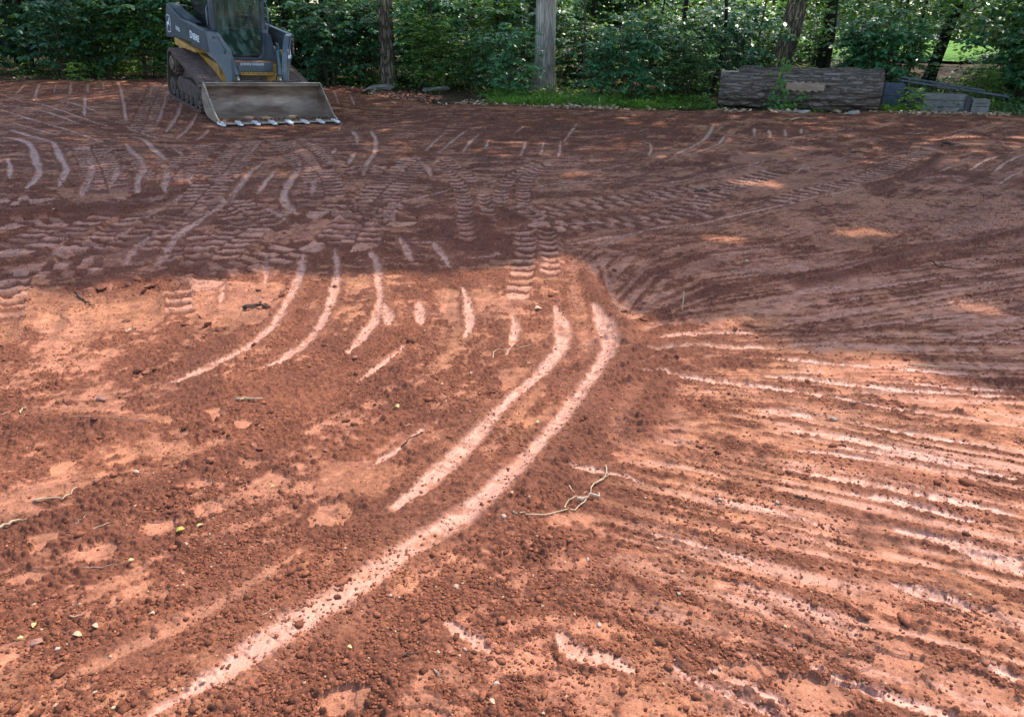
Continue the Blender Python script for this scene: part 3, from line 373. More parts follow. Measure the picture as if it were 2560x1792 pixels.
ca=me.attributes.new('soil','FLOAT_COLOR','POINT'); ca.data.foreach_set('color',np.concatenate([col,np.ones((len(col),1))],1).astype(np.float32).ravel())
pa=me.attributes.new('polish','FLOAT','POINT'); pa.data.foreach_set('value',np.clip(pl[:,0]*.8+pc[:,0]*.25,0,1).astype(np.float32))
m=bpy.data.materials.new('red_clay'); m.use_nodes=True; n=m.node_tree; p=n.nodes['Principled BSDF']
a=n.nodes.new('ShaderNodeAttribute'); a.attribute_name='soil'; a2=n.nodes.new('ShaderNodeAttribute'); a2.attribute_name='polish'
tc=n.nodes.new('ShaderNodeTexCoord'); nz=n.nodes.new('ShaderNodeTexNoise'); nz.inputs['Scale'].default_value=160; nz.inputs['Detail'].default_value=5; nz.inputs['Roughness'].default_value=.7; n.links.new(tc.outputs['Object'],nz.inputs[0])
mr=n.nodes.new('ShaderNodeMapRange'); mr.inputs[1].default_value=.3; mr.inputs[2].default_value=.7; mr.inputs[3].default_value=.62; mr.inputs[4].default_value=1.36; n.links.new(nz.outputs[0],mr.inputs[0])
vm=n.nodes.new('ShaderNodeVectorMath'); vm.operation='MULTIPLY'; n.links.new(a.outputs['Color'],vm.inputs[0]); n.links.new(mr.outputs[0],vm.inputs[1]); n.links.new(vm.outputs[0],p.inputs['Base Color'])
rr=n.nodes.new('ShaderNodeMapRange'); rr.inputs[3].default_value=.95; rr.inputs[4].default_value=.55; n.links.new(a2.outputs['Fac'],rr.inputs[0]); n.links.new(rr.outputs[0],p.inputs['Roughness'])
ss=n.nodes.new('ShaderNodeMapRange'); ss.inputs[3].default_value=.12; ss.inputs[4].default_value=.4; n.links.new(a2.outputs['Fac'],ss.inputs[0]); n.links.new(ss.outputs[0],p.inputs['Specular IOR Level'])
bp=n.nodes.new('ShaderNodeBump'); bp.inputs['Distance'].default_value=.007; bs=n.nodes.new('ShaderNodeMapRange'); bs.inputs[3].default_value=.9; bs.inputs[4].default_value=.12; n.links.new(a2.outputs['Fac'],bs.inputs[0]); n.links.new(bs.outputs[0],bp.inputs['Strength']); n.links.new(nz.outputs[0],bp.inputs['Height']); n.links.new(bp.outputs[0],p.inputs['Normal'])
me.materials.append(m); SOIL=m
dirt=link('dirt_clearing',me); tag(dirt,'red clay building ground scraped bare and printed with track marks','ground',kind='structure')
_ix=(ny,nx); ZG=z.reshape(ny,nx)
def zat(px,py):
    j=int(np.clip(np.searchsorted(ys,py)-1,0,ny-2)); fj=(py-ys[j])/(ys[j+1]-ys[j])
    hh=.64*max(py,.6)+.62; uu=px/hh; i=int(np.clip(np.searchsorted(u,uu)-1,0,nx-2)); fi=np.clip((uu-u[i])/(u[i+1]-u[i]),0,1)
    return float((ZG[j,i]*(1-fi)+ZG[j,i+1]*fi)*(1-fj)+(ZG[j+1,i]*(1-fi)+ZG[j+1,i+1]*fi)*fj)
# ------------------------------------------------------------------ loose crumbs of soil (nobody could count them)
rng=np.random.default_rng(5)
def crumb_mesh(name,N,rlo,rhi,pw,dmin,dmax,dens,flat=.7):
    a=rng.uniform(math.atan(CH/dmax),math.atan(CH/dmin),N);yy=CH/np.tan(a);xx=rng.uniform(-1,1,N)*(.64*yy+1.15)
    s_,pol_,h_,dk_,fi_,md_,n1_,a2_,sp_=field(xx,yy)
    cl=vnoise(xx*3.1,yy*3.1,701)*.6+vnoise(xx*9,yy*9,702)*.4
    pr=(1-np.clip(s_*1.15,0,1))*sstep(.3,.7,cl)+.05*dens+dk_*.5
    k=rng.uniform(0,1,N)<pr*dens; xx=xx[k].astype(np.float32);yy=yy[k].astype(np.float32);s_=s_[k];h_=h_[k];dk_=dk_[k];fi_=fi_[k];n1_=n1_[k]
    n_=len(xx); dist=np.sqrt(yy*yy+xx*xx+CH*CH)
    r=rlo+(rhi-rlo)*rng.uniform(0,1,n_)**pw; r=np.maximum(r,dist*.0008)
    zz=macro(xx,yy)+h_+.3*crumbs(xx,yy,s_,4.2)+r*.25
    B=np.array([[1,0,0],[-1,0,0],[0,1,0],[0,-1,0],[0,0,1],[0,0,-.7],[.62,.62,.55],[-.62,.62,.5],[-.6,-.6,.55],[.6,-.62,.5]],np.float32)
    Fb=np.array([[4,6,7],[4,7,8],[4,8,9],[4,9,6],[6,2,7],[7,1,8],[8,3,9],[9,0,6],[6,0,2],[7,2,1],[8,1,3],[9,3,0],[0,5,2],[2,5,1],[1,5,3],[3,5,0]])
    th=rng.uniform(0,6.28,n_);c_,s2=np.cos(th),np.sin(th)
    J=1+rng.uniform(-.5,.5,(n_,10,3)); P=B[None]*J; sc3=np.stack([rng.uniform(.8,1.5,n_),rng.uniform(.65,1.1,n_),rng.uniform(.5,.95,n_)],-1)*r[:,None]
    P=P*sc3[:,None,:]; X=P[:,:,0]*c_[:,None]-P[:,:,1]*s2[:,None]+xx[:,None];Y=P[:,:,0]*s2[:,None]+P[:,:,1]*c_[:,None]+yy[:,None];Z=P[:,:,2]+zz[:,None]
    V=np.stack([X,Y,Z],-1).reshape(-1,3);Fc=(Fb[None]+np.arange(n_)[:,None,None]*10).reshape(-1,3)
    me=np_mesh(name,V,Fc,False)
    cc=np.array([.245,.085,.045])[None]*rng.uniform(.5,1.3,(n_,1)); pal=rng.uniform(0,1,n_)
    cc[pal>.985]=np.array([.46,.26,.17]); cc[pal>.996]=np.array([.42,.32,.20])
    cc=np.repeat(cc,10,0)
    ca=me.attributes.new('soil','FLOAT_COLOR','POINT'); ca.data.foreach_set('color',np.concatenate([cc,np.ones((len(cc),1))],1).astype(np.float32).ravel())
    pa=me.attributes.new('polish','FLOAT','POINT'); pa.data.foreach_set('value',np.zeros(len(cc),np.float32))
    me.materials.append(SOIL); return me
o=link('soil_crumbs',crumb_mesh('soil_crumbs',440000,.0014,.0065,2.4,.95,8,.8)); tag(o,'loose crumbs of red soil sprinkled over the clearing','soil crumbs',kind='stuff')
o=link('soil_lumps',crumb_mesh('soil_lumps',19000,.004,.014,4.2,.95,11,.42)); tag(o,'small broken lumps of red soil lying on the clearing','soil lumps',kind='stuff')
o=link('soil_lumps',crumb_mesh('soil_lumps',2900,.007,.019,3.,.95,9,.5)); tag(o,'scattered bigger broken clods of dark red soil','soil lumps',kind='stuff')
ORD=['first','second','third','fourth','fifth','sixth','seventh','eighth','ninth','tenth','eleventh','twelfth','thirteenth','fourteenth','fifteenth']
# ------------------------------------------------------------------ forest floor, lawn, drive
def sheet(name,xs,ys_,zf,mat_,smooth=True):
    X,Y=np.meshgrid(xs,ys_);x=X.ravel();y=Y.ravel();z=zf(x,y);nx,ny=len(xs),len(ys_);idx=np.arange(nx*ny).reshape(ny,nx)
    Q=np.stack([idx[:-1,:-1],idx[:-1,1:],idx[1:,1:],idx[1:,:-1]],-1).reshape(-1,4)
    return link(name,np_mesh(name,np.stack([x,y,z],-1),Q,smooth),None,mat_)
def floor_z(x,y):
    x=np.asarray(x,float);y=np.asarray(y,float)
    e=edge_y(x); k=sstep(-.5,.6,y-e)
    rise=.012*np.clip(y-30,0,60)*sstep(4,9,x)
    return -.5+k*(.47+macro(x,np.minimum(y,22))*1.0)+ k*.08*(fbm(x*.9,y*.9,61,3)-.5)+rise
mfl=mat('leaf_litter_soil',(.045,.028,.016),.95,col2=(.13,.075,.04),ns=9,contrast=(.4,.7),bump=1,bump_scale=25,bstr=.9,bdist=.04,spec=.1)
gx=np.concatenate([np.array([-300,-160,-90,-60,-42]),np.linspace(-30,34,260),np.array([45,60,90,160,300])])
gy=np.concatenate([np.array([-300,-120,-50,-20,0,8]),np.linspace(12,34,150),np.linspace(35,70,50),np.array([80,100,140,200,300])])
o=sheet('forest_floor',gx,gy,floor_z,mfl); tag(o,'dark forest floor of soil and old leaves behind the clearing','ground',kind='structure')
mlawn=mat('lawn_grass',(.06,.15,.015),.9,col2=(.11,.21,.03),ns=6,bump=1,bump_scale=60,bstr=.8,bdist=.05,spec=.1)
o=sheet('lawn',np.linspace(8,90,60),np.linspace(33.5,75,50),lambda x,y:floor_z(x,y)+.10+.05*fbm(x*2,y*2,3,2),mlawn); tag(o,'bright sunlit lawn beyond the trees','lawn',kind='structure')
mdr=mat('pale_drive',(.26,.25,.24),.9,col2=(.3,.3,.28),ns=3)
o=sheet('driveway',np.linspace(8,95,20),np.linspace(56,60,4),lambda x,y:floor_z(x,y)+.17,mdr); tag(o,'pale drive crossing the far lawn','driveway',kind='structure')
# ------------------------------------------------------------------ foliage builders
def leaves_mesh(name,P,D,Nn,L,Wd,mat_,fold=.18):
    """one pointed, folded leaf for each base P, direction D, normal N"""
    P=np.asarray(P,float);D=np.asarray(D,float);Nn=np.asarray(Nn,float);L=np.asarray(L)[:,None];Wd=np.asarray(Wd)[:,None]
    D/=np.linalg.norm(D,axis=1,keepdims=True)+1e-9;Sx=np.cross(D,Nn);Sx/=np.linalg.norm(Sx,axis=1,keepdims=True)+1e-9;Nn=np.cross(Sx,D)
    dn=Nn*L*.10
    v=[P,P+D*L*.36+Sx*Wd*.5-Nn*Wd*fold,P+D*L*.74+Sx*Wd*.34-Nn*Wd*fold-dn,P+D*L-dn*2.2,P+D*L*.74-Sx*Wd*.34-Nn*Wd*fold-dn,P+D*L*.36-Sx*Wd*.5-Nn*Wd*fold]
    V=np.stack(v,1).reshape(-1,3);n=len(P)
    F=np.array([[0,1,2,3],[0,3,4,5]]);Fc=(F[None]+np.arange(n)[:,None,None]*6).reshape(-1,4)
    me=np_mesh(name,V,Fc,False);me.materials.append(mat_);return me
ML_dark=leafmat('leaf_deep_green',(.020,.062,.022),(.045,.115,.035),(.11,.20,.04),.42,.3)
ML_blue=leafmat('leaf_blue_green',(.028,.085,.045),(.05,.13,.065),(.10,.20,.07),.36,.28)
ML_mid=leafmat('leaf_fresh_green',(.035,.10,.018),(.075,.17,.03),(.20,.30,.04),.45,.4)
ML_can=leafmat('leaf_canopy',(.05,.10,.035),(.08,.15,.045),None,.5,.45)
ML_grass=leafmat('leaf_grass',(.04,.11,.015),(.09,.20,.03),(.2,.27,.06),.5,.3)
ML_dry=leafmat('leaf_dry',(.22,.13,.07),(.42,.30,.19),(.55,.47,.35),.8,.1,tcol=(.4,.25,.1))
MB_grey=barkmat('bark_pale_grey',(.22,.19,.155),(.50,.44,.36),17,(1,1,.07),.02,.6)
MB_brown=barkmat('bark_brown',(.06,.045,.033),(.28,.21,.15),11,(1,1,.2),.03,.9)
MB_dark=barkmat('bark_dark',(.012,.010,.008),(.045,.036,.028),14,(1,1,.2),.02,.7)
MB_log=barkmat('bark_log',(.07,.052,.041),(.21,.168,.138),15,(.07,1,1),.022,.7)
M_stem=mat('stem_brown',(.05,.038,.025),.9,col2=(.09,.07,.05),ns=20,spec=.1)
def shrub_proto(kind,seed):
    """returns foliage mesh and stem mesh; stands at the origin"""
    g=np.random.default_rng(seed); sb=MB(); P=[];D=[];N=[];L=[];Wd=[]
    if kind=='big':   H,Rr,nt_,ll,lw,nl=2.5,1.5,110,.21,.095,0
    elif kind=='mid': H,Rr,nt_,ll,lw,nl=2.2,1.5,230,.13,.075,12
    elif kind=='small': H,Rr,nt_,ll,lw,nl=2.0,1.4,330,.085,.05,14
    else: H,Rr,nt_,ll,lw,nl=.55,.45,46,.08,.045,8
    ns=max(3,int(Rr*4)); stems=[]
    for i in range(ns):
        a=g.uniform(0,6.28);r0=g.uniform(0,.25*Rr);tip=np.array([math.cos(a)*Rr*g.uniform(.2,.75),math.sin(a)*Rr*g.uniform(.2,.75),H*g.uniform(.75,1.05)])
        b=np.array([math.cos(a)*r0,math.sin(a)*r0,-.08]); mid=(b+tip)/2+g.normal(0,.1,3)*Rr
        pts=[(1-t)**2*b+2*t*(1-t)*mid+t*t*tip for t in np.linspace(0,1,7)]; stems.append(pts)
        sb.tube(pts,[.018*H/2.4*(1-.8*k/6) for k in range(7)],5,False)
    for i in range(nt_):
        st=stems[g.integers(ns)]; t=g.uniform(.12 if kind!='low' else 0,1)**.8*5.999;k=int(t);o=st[k]*(1-t+k)+st[k+1]*(t-k)
        a=g.uniform(0,6.28);ln=Rr*g.uniform(.3,.85)*(1.1-.5*o[2]/H); dr=np.array([math.cos(a),math.sin(a),g.uniform(-.05,.4)]);dr/=np.linalg.norm(dr)
        tw=[o+dr*ln*q+np.array([0,0,-.22*ln*q*q]) for q in np.linspace(0,1,5)]
        sb.tube(tw,[.006,.005,.004,.003,.002],3,False)
        if kind=='big':
            for q in (.45,.72,1.):
                c=o+dr*ln*q+np.array([0,0,-.22*ln*q*q]); nn=g.integers(5,8); a0=g.uniform(0,6.28)
                for j in range(nn):
                    aa=a0+j*6.28/nn+g.normal(0,.15); d=np.array([math.cos(aa),math.sin(aa),g.uniform(-.55,-.05)])
                    P.append(c);D.append(d);N.append(np.array([0,0,1.])+g.normal(0,.25,3));l=ll*g.uniform(.7,1.15);L.append(l);Wd.append(l*.46)
        else:
            sd=np.cross(dr,[0,0,1]);sd/=np.linalg.norm(sd)
            for j in range(nl):
                q=(j+1)/nl; c=o+dr*ln*q+np.array([0,0,-.22*ln*q*q]); sg=1 if j%2 else -1
                d=sd*sg*g.uniform(.6,1.)+dr*g.uniform(.2,.9)+np.array([0,0,g.uniform(-.5,.15)])
                if j==nl-1: d=dr
                P.append(c);D.append(d);N.append(np.array([0,0,1.])+g.normal(0,.38,3));l=ll*g.uniform(.65,1.2);L.append(l);Wd.append(l*lw/ll)
    m_={'big':ML_blue,'mid':ML_dark,'small':ML_mid,'low':ML_mid}[kind]
    fm=leaves_mesh('foliage',P,D,N,L,Wd,m_)
    sm=bpy.data.meshes.new('stem');sm.from_pydata(sb.v,[],sb.f);sm.materials.append(M_stem)
    return fm,sm
PRO={k:[shrub_proto(k,100+17*i+len(k)) for i in range(n_)] for k,n_ in (('big',4),('mid',4),('small',4),('low',3))}
ALT={}
rs=random.Random(11)
def gz(x,y):
    return float(floor_z(np.array([x]),np.array([y]))[0]) if y>float(edge_y(x))-.1 else zat(x,y)
def shrub(name,kind,x,y,s,label,cat,group=None,mat_=None,zs=1.,lean=0):
    r=empty(name,(x,y,gz(x,y)-.02),rs.uniform(0,6.28)); r.scale=(s,s,s*zs); r.rotation_euler[0]=lean
    tag(r,label,cat,group); fm,sm=rs.choice(PRO[kind])
    if mat_ is not None:
        key=(fm.name,mat_.name)
        if key not in ALT: c=fm.copy(); c.materials.clear(); c.materials.append(mat_); ALT[key]=c
        fm=ALT[key]
    for n_,m_ in(('foliage',fm),('stem',sm)):
        o=bpy.data.objects.new(n_,m_);COL.objects.link(o);o.parent=r
    return r
# ------------------------------------------------------------------ trees: trunk and crown
def trunk_mesh(pts,rad,mat_,seed=0,n=28,flare=1.6,knots=0):
    g=random.Random(seed); V=[];F=[];m=len(pts);ph=[g.uniform(0,6.28) for _ in range(6)]
    for i,(px,py,pz) in enumerate(pts):
        t=i/(m-1)
        for k in range(n):
            a=6.283*k/n; hgt=pz-pts[0][2]; fl=1+(flare-1)*math.exp(-hgt/.28)*(1+.35*math.sin(3*a+ph[0])+.2*math.sin(5*a+ph[1]))
            rr=rad[i]*fl*(1+.035*math.sin(2*a+ph[2]+hgt)+.025*math.sin(7*a+ph[3]+hgt*1.7))
            V.append((px+rr*math.cos(a),py+rr*math.sin(a),pz))
    for i in range(m-1):
        for k in range(n): F.append((i*n+k,i*n+(k+1)%n,(i+1)*n+(k+1)%n,(i+1)*n+k))
    F.append(tuple((m-1)*n+k for k in range(n)))
    me=bpy.data.meshes.new('trunk');me.from_pydata(V,[],F);me.polygons.foreach_set('use_smooth',[True]*len(F));me.materials.append(mat_);me.update();return me
TREES=[]
def tree(name,x,y,r,Hh,mat_,label,cat='tree',lean=(0,0),curve=0,group=None,flare=1.6,crown=True):
    z=gz(x,y)-.15; n_=16; pts=[];rad=[]
    for i in range(n_):
        t=i/(n_-1); h_=Hh*(t**1.6); 
        pts.append((lean[0]*h_+curve*math.sin(h_*.9)*.1,lean[1]*h_,h_)); rad.append(max(.01,r*(1-.75*(h_/Hh))))
    root=empty(name,(x,y,z)); tag(root,label,cat,group)
    link('trunk',trunk_mesh(pts,rad,mat_,int(x*7+y*13),28 if r>.1 else 12,flare),root)
    t=dict(root=root,x=x+lean[0]*Hh*.75,y=y+lean[1]*Hh*.75,z=z,H=Hh,L=[],pts=pts,r=r,mat=mat_)
    if crown: TREES.append(t)
    return root
GT='tall trees of the wood behind the clearing'
tree('tree',.66,19.3,.245,19,MB_grey,'thick pale grey tree trunk rising straight from green ground cover in the middle','tree',(.004,.0),flare=1.7)
tree('tree',-3.1,19.9,.18,18,MB_brown,'brown furrowed tree trunk behind the flat grey stone','tree',(-.01,0))
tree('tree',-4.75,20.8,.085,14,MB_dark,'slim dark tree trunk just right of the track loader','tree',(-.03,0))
tree('tree',6.45,20.6,.25,19,MB_brown,'stout rough trunk leaning right behind the fallen log','tree',(.10,0),1.5)
tree('tree',3.75,20.6,.065,13,MB_dark,'slender black curved tree left of the fallen log','tree',(.06,0),2.5)
tree('tree',10.6,21.2,.15,15,MB_dark,'dark trunk leaning right in front of the sunlit lawn gap','tree',(.20,.02))
tree('tree',9.75,21.3,.035,9,MB_dark,'thinner left stem of the two before the lawn gap','tree',(.02,0),flare=1.2)
tree('tree',10.15,21.3,.042,9,MB_dark,'thicker right stem of the two before the lawn gap','tree',(.05,0),flare=1.2)
tree('tree',8.3,22.3,.17,16,MB_dark,'black trunk half hidden by leaves above the right half of the log','tree',(-.01,0))
tree('tree',-10.9,22.2,.16,17,MB_dark,'dark trunk in the shade at the far left of the wood','tree',(.01,0))
tree('tree',2.1,23.5,.07,13,MB_dark,'thin dark tree right of the pale grey trunk','tree',(.02,0))
tree('tree',3.9,26.5,.19,17,MB_grey,'pale trunk deep in the wood left of the fallen log','tree',(.03,0))
tree('tree',6.1,27.5,.15,16,MB_grey,'pale sunlit trunk deep in the wood above the log','tree',(.05,0))
tree('tree',-7.2,21.3,.05,10,M_stem,'bare brown sapling stem left of the loader arm','tree',(-.05,0),3)
tree('tree',13.0,20.9,.05,11,MB_dark,'thin dark tree leaning right at the far right of the wood','tree',(.26,0))
tree('tree',14.2,23.6,.10,14,MB_dark,'dark trunk among leaves at the right edge of the picture','tree',(.1,0))
for i,(x_,y_) in enumerate(sorted([(-14.5,24),(-8.4,25.5),(-6.2,28),(-1.2,25.5),(-1.6,31),(1.2,33),(-11,33),(-17,30),(-4.2,36),(5.2,38),(-20,22),(-9,41),(-15,40),(18.5,25.5),(21,21),(1,43),(-24,33),(24,29)],key=lambda q:q[0]/q[1])):
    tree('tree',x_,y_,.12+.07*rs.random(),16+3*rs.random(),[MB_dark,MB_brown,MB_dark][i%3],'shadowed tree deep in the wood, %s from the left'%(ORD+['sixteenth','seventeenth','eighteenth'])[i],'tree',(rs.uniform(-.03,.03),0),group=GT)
for i,(x_,y_) in enumerate(sorted([(1.5,18.6),(2.9,19.4),(4.6,19.2),(5.5,19.6),(7.3,19.4),(8.9,19.9),(12.2,18.8),(13.1,19.6),(-2.2,19.6),(-5.6,20.2),(-9.2,20.3),(-12.2,20.6),(-.6,20.4),(3.3,21.5)],key=lambda q:q[0]/q[1])):
    tree('slim_tree',x_,y_,.022+.03*rs.random(),6+4*rs.random(),[MB_dark,M_stem][i%2],'slim dark sapling stem at the edge of the wood, %s from the left'%ORD[i],'tree',(rs.uniform(-.09,.12),0),rs.uniform(0,3),group='slim stems at the edge of the wood',flare=1.15)
# trees at the sides of the clearing, beyond the picture; their crowns shade it
for x_,y_,s_ in((-15,13.5,.26),(-17.5,8.5,.24),(15.2,12.8,.27),(18.,8.5,.25)):
    tree('tree',x_,y_,s_,19,MB_brown,'large tree beside the %s of the clearing, %s'%('left' if x_<0 else 'right','nearer the camera' if y_<10 else 'nearer the wood'),'tree')
TX=np.array([t['x'] for t in TREES]);TY=np.array([t['y'] for t in TREES]);TH=np.array([t['H'] for t in TREES])
g=np.random.default_rng(77)
def sunlit(X,Y,Z):
    """does a leaf here shade ground that lies in the open?"""
    k=Z/SD[2];x=X-SD[0]*k;y=Y-SD[1]*k
    lit=inpoly(x,y,SUNPOLY)|(y<3.0)|((x<-5)&(y<4.3)&(y<4.3+.0*x))
    for cx,cy,rx,ry in DAPPLES: lit|=(((x-cx)/rx)**2+((y-cy)/ry)**2)<1
    return lit
def canopy(n_,tx,ty,hh,csize,per,leaf):  # out-of-view crown leaves placed along the sun's rays to shape the shade
    X=g.uniform(*tx,n_);Y=g.uniform(*ty,n_);Z=g.uniform(*hh,n_)
    X=X+SD[0]/SD[2]*Z;Y=Y+SD[1]/SD[2]*Z
    CX=np.repeat(X,per)+g.normal(0,csize,n_*per);CY=np.repeat(Y,per)+g.normal(0,csize,n_*per);CZ=np.repeat(Z,per)+g.normal(0,csize*.45,n_*per)
    k=~sunlit(CX,CY,CZ); CX,CY,CZ=CX[k],CY[k],CZ[k]  # leaves cut away where their shadow would cover a sunlit patch
    best=np.zeros(len(CX),int);bd=np.full(len(CX),1e9)
    for i,t in enumerate(TREES):
        if t['r']<.11: continue
        d=np.hypot(CX-t['x'],CY-t['y'])/(t['r']*10+4); m=d<bd; bd[m]=d[m]; best[m]=i
    for i,t in enumerate(TREES):
        m=best==i
        if m.any(): t['L'].append((CX[m],CY[m],CZ[m],np.full(m.sum(),leaf)))
canopy(1900,(-17,19),(2.5,16.5),(10,17.5),.55,42,.24)
canopy(650,(-8,5),(4.4,7.5),(8.5,13),.35,60,.2)
canopy(750,(-24,28),(16,38),(8,17),.6,22,.36)
canopy(420,(1,8),(3.0,9),(9,15),.45,45,.22)
for t in TREES:
    x0,y0,z0=t['root'].location
    if not t['L']:
        n_=420; a=g.uniform(0,6.28,n_);rr=1.6*np.sqrt(g.uniform(0,1,n_));Hh=t['H']
        t['L'].append((t['x']+rr*np.cos(a),t['y']+rr*np.sin(a),g.uniform(.55,1.02,n_)*Hh,np.full(n_,.2)))
    X,Y,Z,Lf=[np.concatenate([q[i] for q in t['L']]) for i in range(4)]
    kk=~sunlit(X,Y,Z); X,Y,Z,Lf=X[kk],Y[kk],Z[kk],Lf[kk]; n_=len(X)
    if n_==0: continue
    a=g.uniform(0,6.28,n_);D=np.stack([np.cos(a),np.sin(a),g.uniform(-.5,.2,n_)],-1);N=np.stack([g.normal(0,.35,n_),g.normal(0,.35,n_),np.ones(n_)],-1)
    P=np.stack([X-x0,Y-y0,Z-z0],-1); ln=Lf*g.uniform(.7,1.3,n_)
    link('crown',leaves_mesh('crown',P,D,N,ln,ln*.62,ML_can),t['root'])
    # limbs that carry the crown
    mb=MB(); 
    for q in range(min(12,max(3,n_//350))):
        e=P[g.integers(n_)]; hb=min(max(e[2]*.62,2.6),t['H']*.8); i=np.argmin([abs(p_[2]-hb) for p_ in t['pts']]); b=Vector(t['pts'][i]); e=Vector(e); mid=(b+e)/2+Vector((0,0,.6))
        L_=[(1-s)**2*b+2*s*(1-s)*mid+s*s*e for s in(0,.25,.5,.75,1)]; r0=max(.015,t['r']*.32); mb.tube(L_,[r0,r0*.8,r0*.6,r0*.4,r0*.2],6,False)
    mb.build('limb',t['mat'],t['root'],smooth=True)
# ------------------------------------------------------------------ understory
SH=[]
def G(px,py,z=0.):
    a=px-1280;b=896-py;c,s=math.cos(ROLL),math.sin(ROLL);a2=a*c-b*s;b2=a*s+b*c;dx,dy=a2/1923,b2/1923
    v=(dx,math.cos(PITCH)+dy*math.sin(PITCH),-math.sin(PITCH)+dy*math.cos(PITCH));t=(CH-z)/-v[2];return v[0]*t,v[1]*t
# named shrubs and saplings that can be told apart
S1_=[('big',-10.6,18.9,.80,'large-leaved sapling at the far left edge of the picture','sapling'),
('mid',-9.9,19.9,1.0,'dark dense shrub behind the large-leaved sapling on the left','shrub'),
('small',-8.4,19.9,.95,'shrub of fine yellow-green leaves left of the track loader','shrub'),
('mid',-7.0,19.9,.95,'bushy shrub of layered leaves right behind the loader track','shrub'),
('big',-4.5,19.6,.72,'sapling with broad leaves just right of the loader','sapling'),
('small',-1.75,19.2,.8,'bright fresh-leaved bush right of the brown trunk','shrub'),
('mid',-1.0,18.3,.6,'low dark bush between the brown trunk and the pale grey trunk','shrub'),
('big',-.25,17.5,.6,'large-leaved sapling just left of the pale grey trunk','sapling'),
('big',1.75,17.3,.55,'drooping large-leaved sapling right of the pale grey trunk','sapling'),
('big',2.45,17.3,.72,'sapling with a flat layer of big blue-green leaves over the grass','sapling'),
('mid',3.55,17.6,.66,'leafy bush beside the left end of the fallen log','shrub'),
('big',8.0,18.4,.8,'tall sapling spreading large leaves over the log','sapling'),
('mid',8.7,18.6,.75,'dark leafy bush right behind the right end of the log','shrub'),
('big',11.0,18.0,.80,'large-leaved sapling beside the lawn gap','sapling'),
('mid',11.2,17.2,.60,'broad low bush behind the grey blocks','shrub'),
('small',9.9,17.6,.42,'small bush behind the diagonal plank','shrub')]
for k,x_,y_,s_,lb,ct in S1_: shrub('leafy_shrub' if ct=='shrub' else 'sapling',k,x_,y_,s_,lb,ct)
def row(n_,x0,x1,y0,y1,kinds,label,group,smin=.8,smax=1.2,skip=None):
    c_=0
    for i in range(n_):
        x_=x0+(x1-x0)*(i+rs.uniform(.1,.9))/n_; y_=rs.uniform(y0,y1)
        if skip and skip(x_,y_): continue
        if y_<19.6 and abs(x_/y_-.034)<.055: continue
        if y_<20.2 and abs(x_/y_+.155)<.045: continue
        if y_<20.8 and abs(x_/y_-.318)<.035: continue
        y_=max(y_,float(edge_y(x_))+.9)
        shrub('leafy_shrub',rs.choice(kinds),x_,y_,rs.uniform(smin,smax),label+', %s from the left'%ORD[c_],'shrub',group); c_+=1
row(8,-13.5,-6,19.8,21.3,['mid','small','big'],'leafy shrub in the thicket left of the track loader','shrubs left of the loader')
row(7,-6.2,-.6,20.2,21.6,['mid','big','small'],'leafy shrub between the loader and the pale grey trunk','shrubs behind the loader',.7,1.1)
row(7,-.2,5,19.,21.5,['big','mid'],'leafy shrub between the pale trunk and the log','shrubs right of the pale trunk',.6,1.0)
row(5,4.4,9.2,18.,20.,['big','mid'],'leafy shrub behind the fallen log','shrubs behind the log',.6,.85)
row(6,11.3,15.5,17.,20,['big','mid','small'],'leafy shrub in the thicket at the right edge','shrubs at the right edge',.8,1.15)
def gap(x_,y_):   # the opening through which the lawn shows
    return x_>7. and x_/y_>.43 and x_/y_<.545
row(13,-17,5,22.5,26,['mid','small','big'],'leafy shrub deeper in the shaded wood','shrubs deeper in the wood',1.,1.5)
row(7,5,9.5,22.,27,['mid','big'],'leafy shrub between the log and the lawn','shrubs before the lawn',.6,.9,gap)
row(5,14.5,22,21,27,['mid','big'],'leafy shrub in the wood behind the right edge','shrubs in the right wood',1.,1.5,gap)
row(5,-22,-14,17.5,22,['mid','big'],'leafy shrub in the wood beyond the left edge','shrubs in the left wood',1.,1.5)
for x_,y_,s_,z_ in((5.5,15.17,.55,'low leafy weed growing up against the left half of the log'),(5.95,15.05,.42,'small weed with lobed leaves before the middle of the log'),(7.75,15.6,.75,'feathery bright green weed between the log and the grey blocks'),(-6.95,18.4,.5,'young plant with broad leaves left of the loader track'),(3.65,15.6,.55,'weed climbing beside the left end of the log'),(-9.7,18.15,.6,'ground plant with wide leaves at the foot of the left thicket')):
    shrub('weed','low',x_,y_,s_*1.3,z_,'weed',mat_=ML_grass if 'feathery' in z_ else None)
# far wood that reads as one mass
def mass(name,n_,tx,ty,tz,leaf,label,skipf=None,mat_=ML_dark,clump=.5,per=30):
    X=g.uniform(*tx,n_);Y=g.uniform(*ty,n_);Z=tz[0]+(tz[1]-tz[0])*g.uniform(0,1,n_)**1.2
    X=np.repeat(X,per)+g.normal(0,clump,n_*per);Y=np.repeat(Y,per)+g.normal(0,clump,n_*per);Z=np.repeat(Z,per)+g.normal(0,clump*.4,n_*per)
    if skipf is not None: k=~skipf(X,Y,Z);X,Y,Z=X[k],Y[k],Z[k]
    n2=len(X);Z=np.maximum(Z,.05)+floor_z(X,Y);a=g.uniform(0,6.28,n2)
    D=np.stack([np.cos(a),np.sin(a),g.uniform(-.6,.2,n2)],-1);N=np.stack([g.normal(0,.4,n2),g.normal(0,.4,n2),np.ones(n2)],-1);ln=leaf*g.uniform(.7,1.3,n2)
    o=link(name,leaves_mesh(name,np.stack([X,Y,Z],-1),D,N,ln,ln*.6,mat_)); tag(o,label,'undergrowth',kind='stuff')
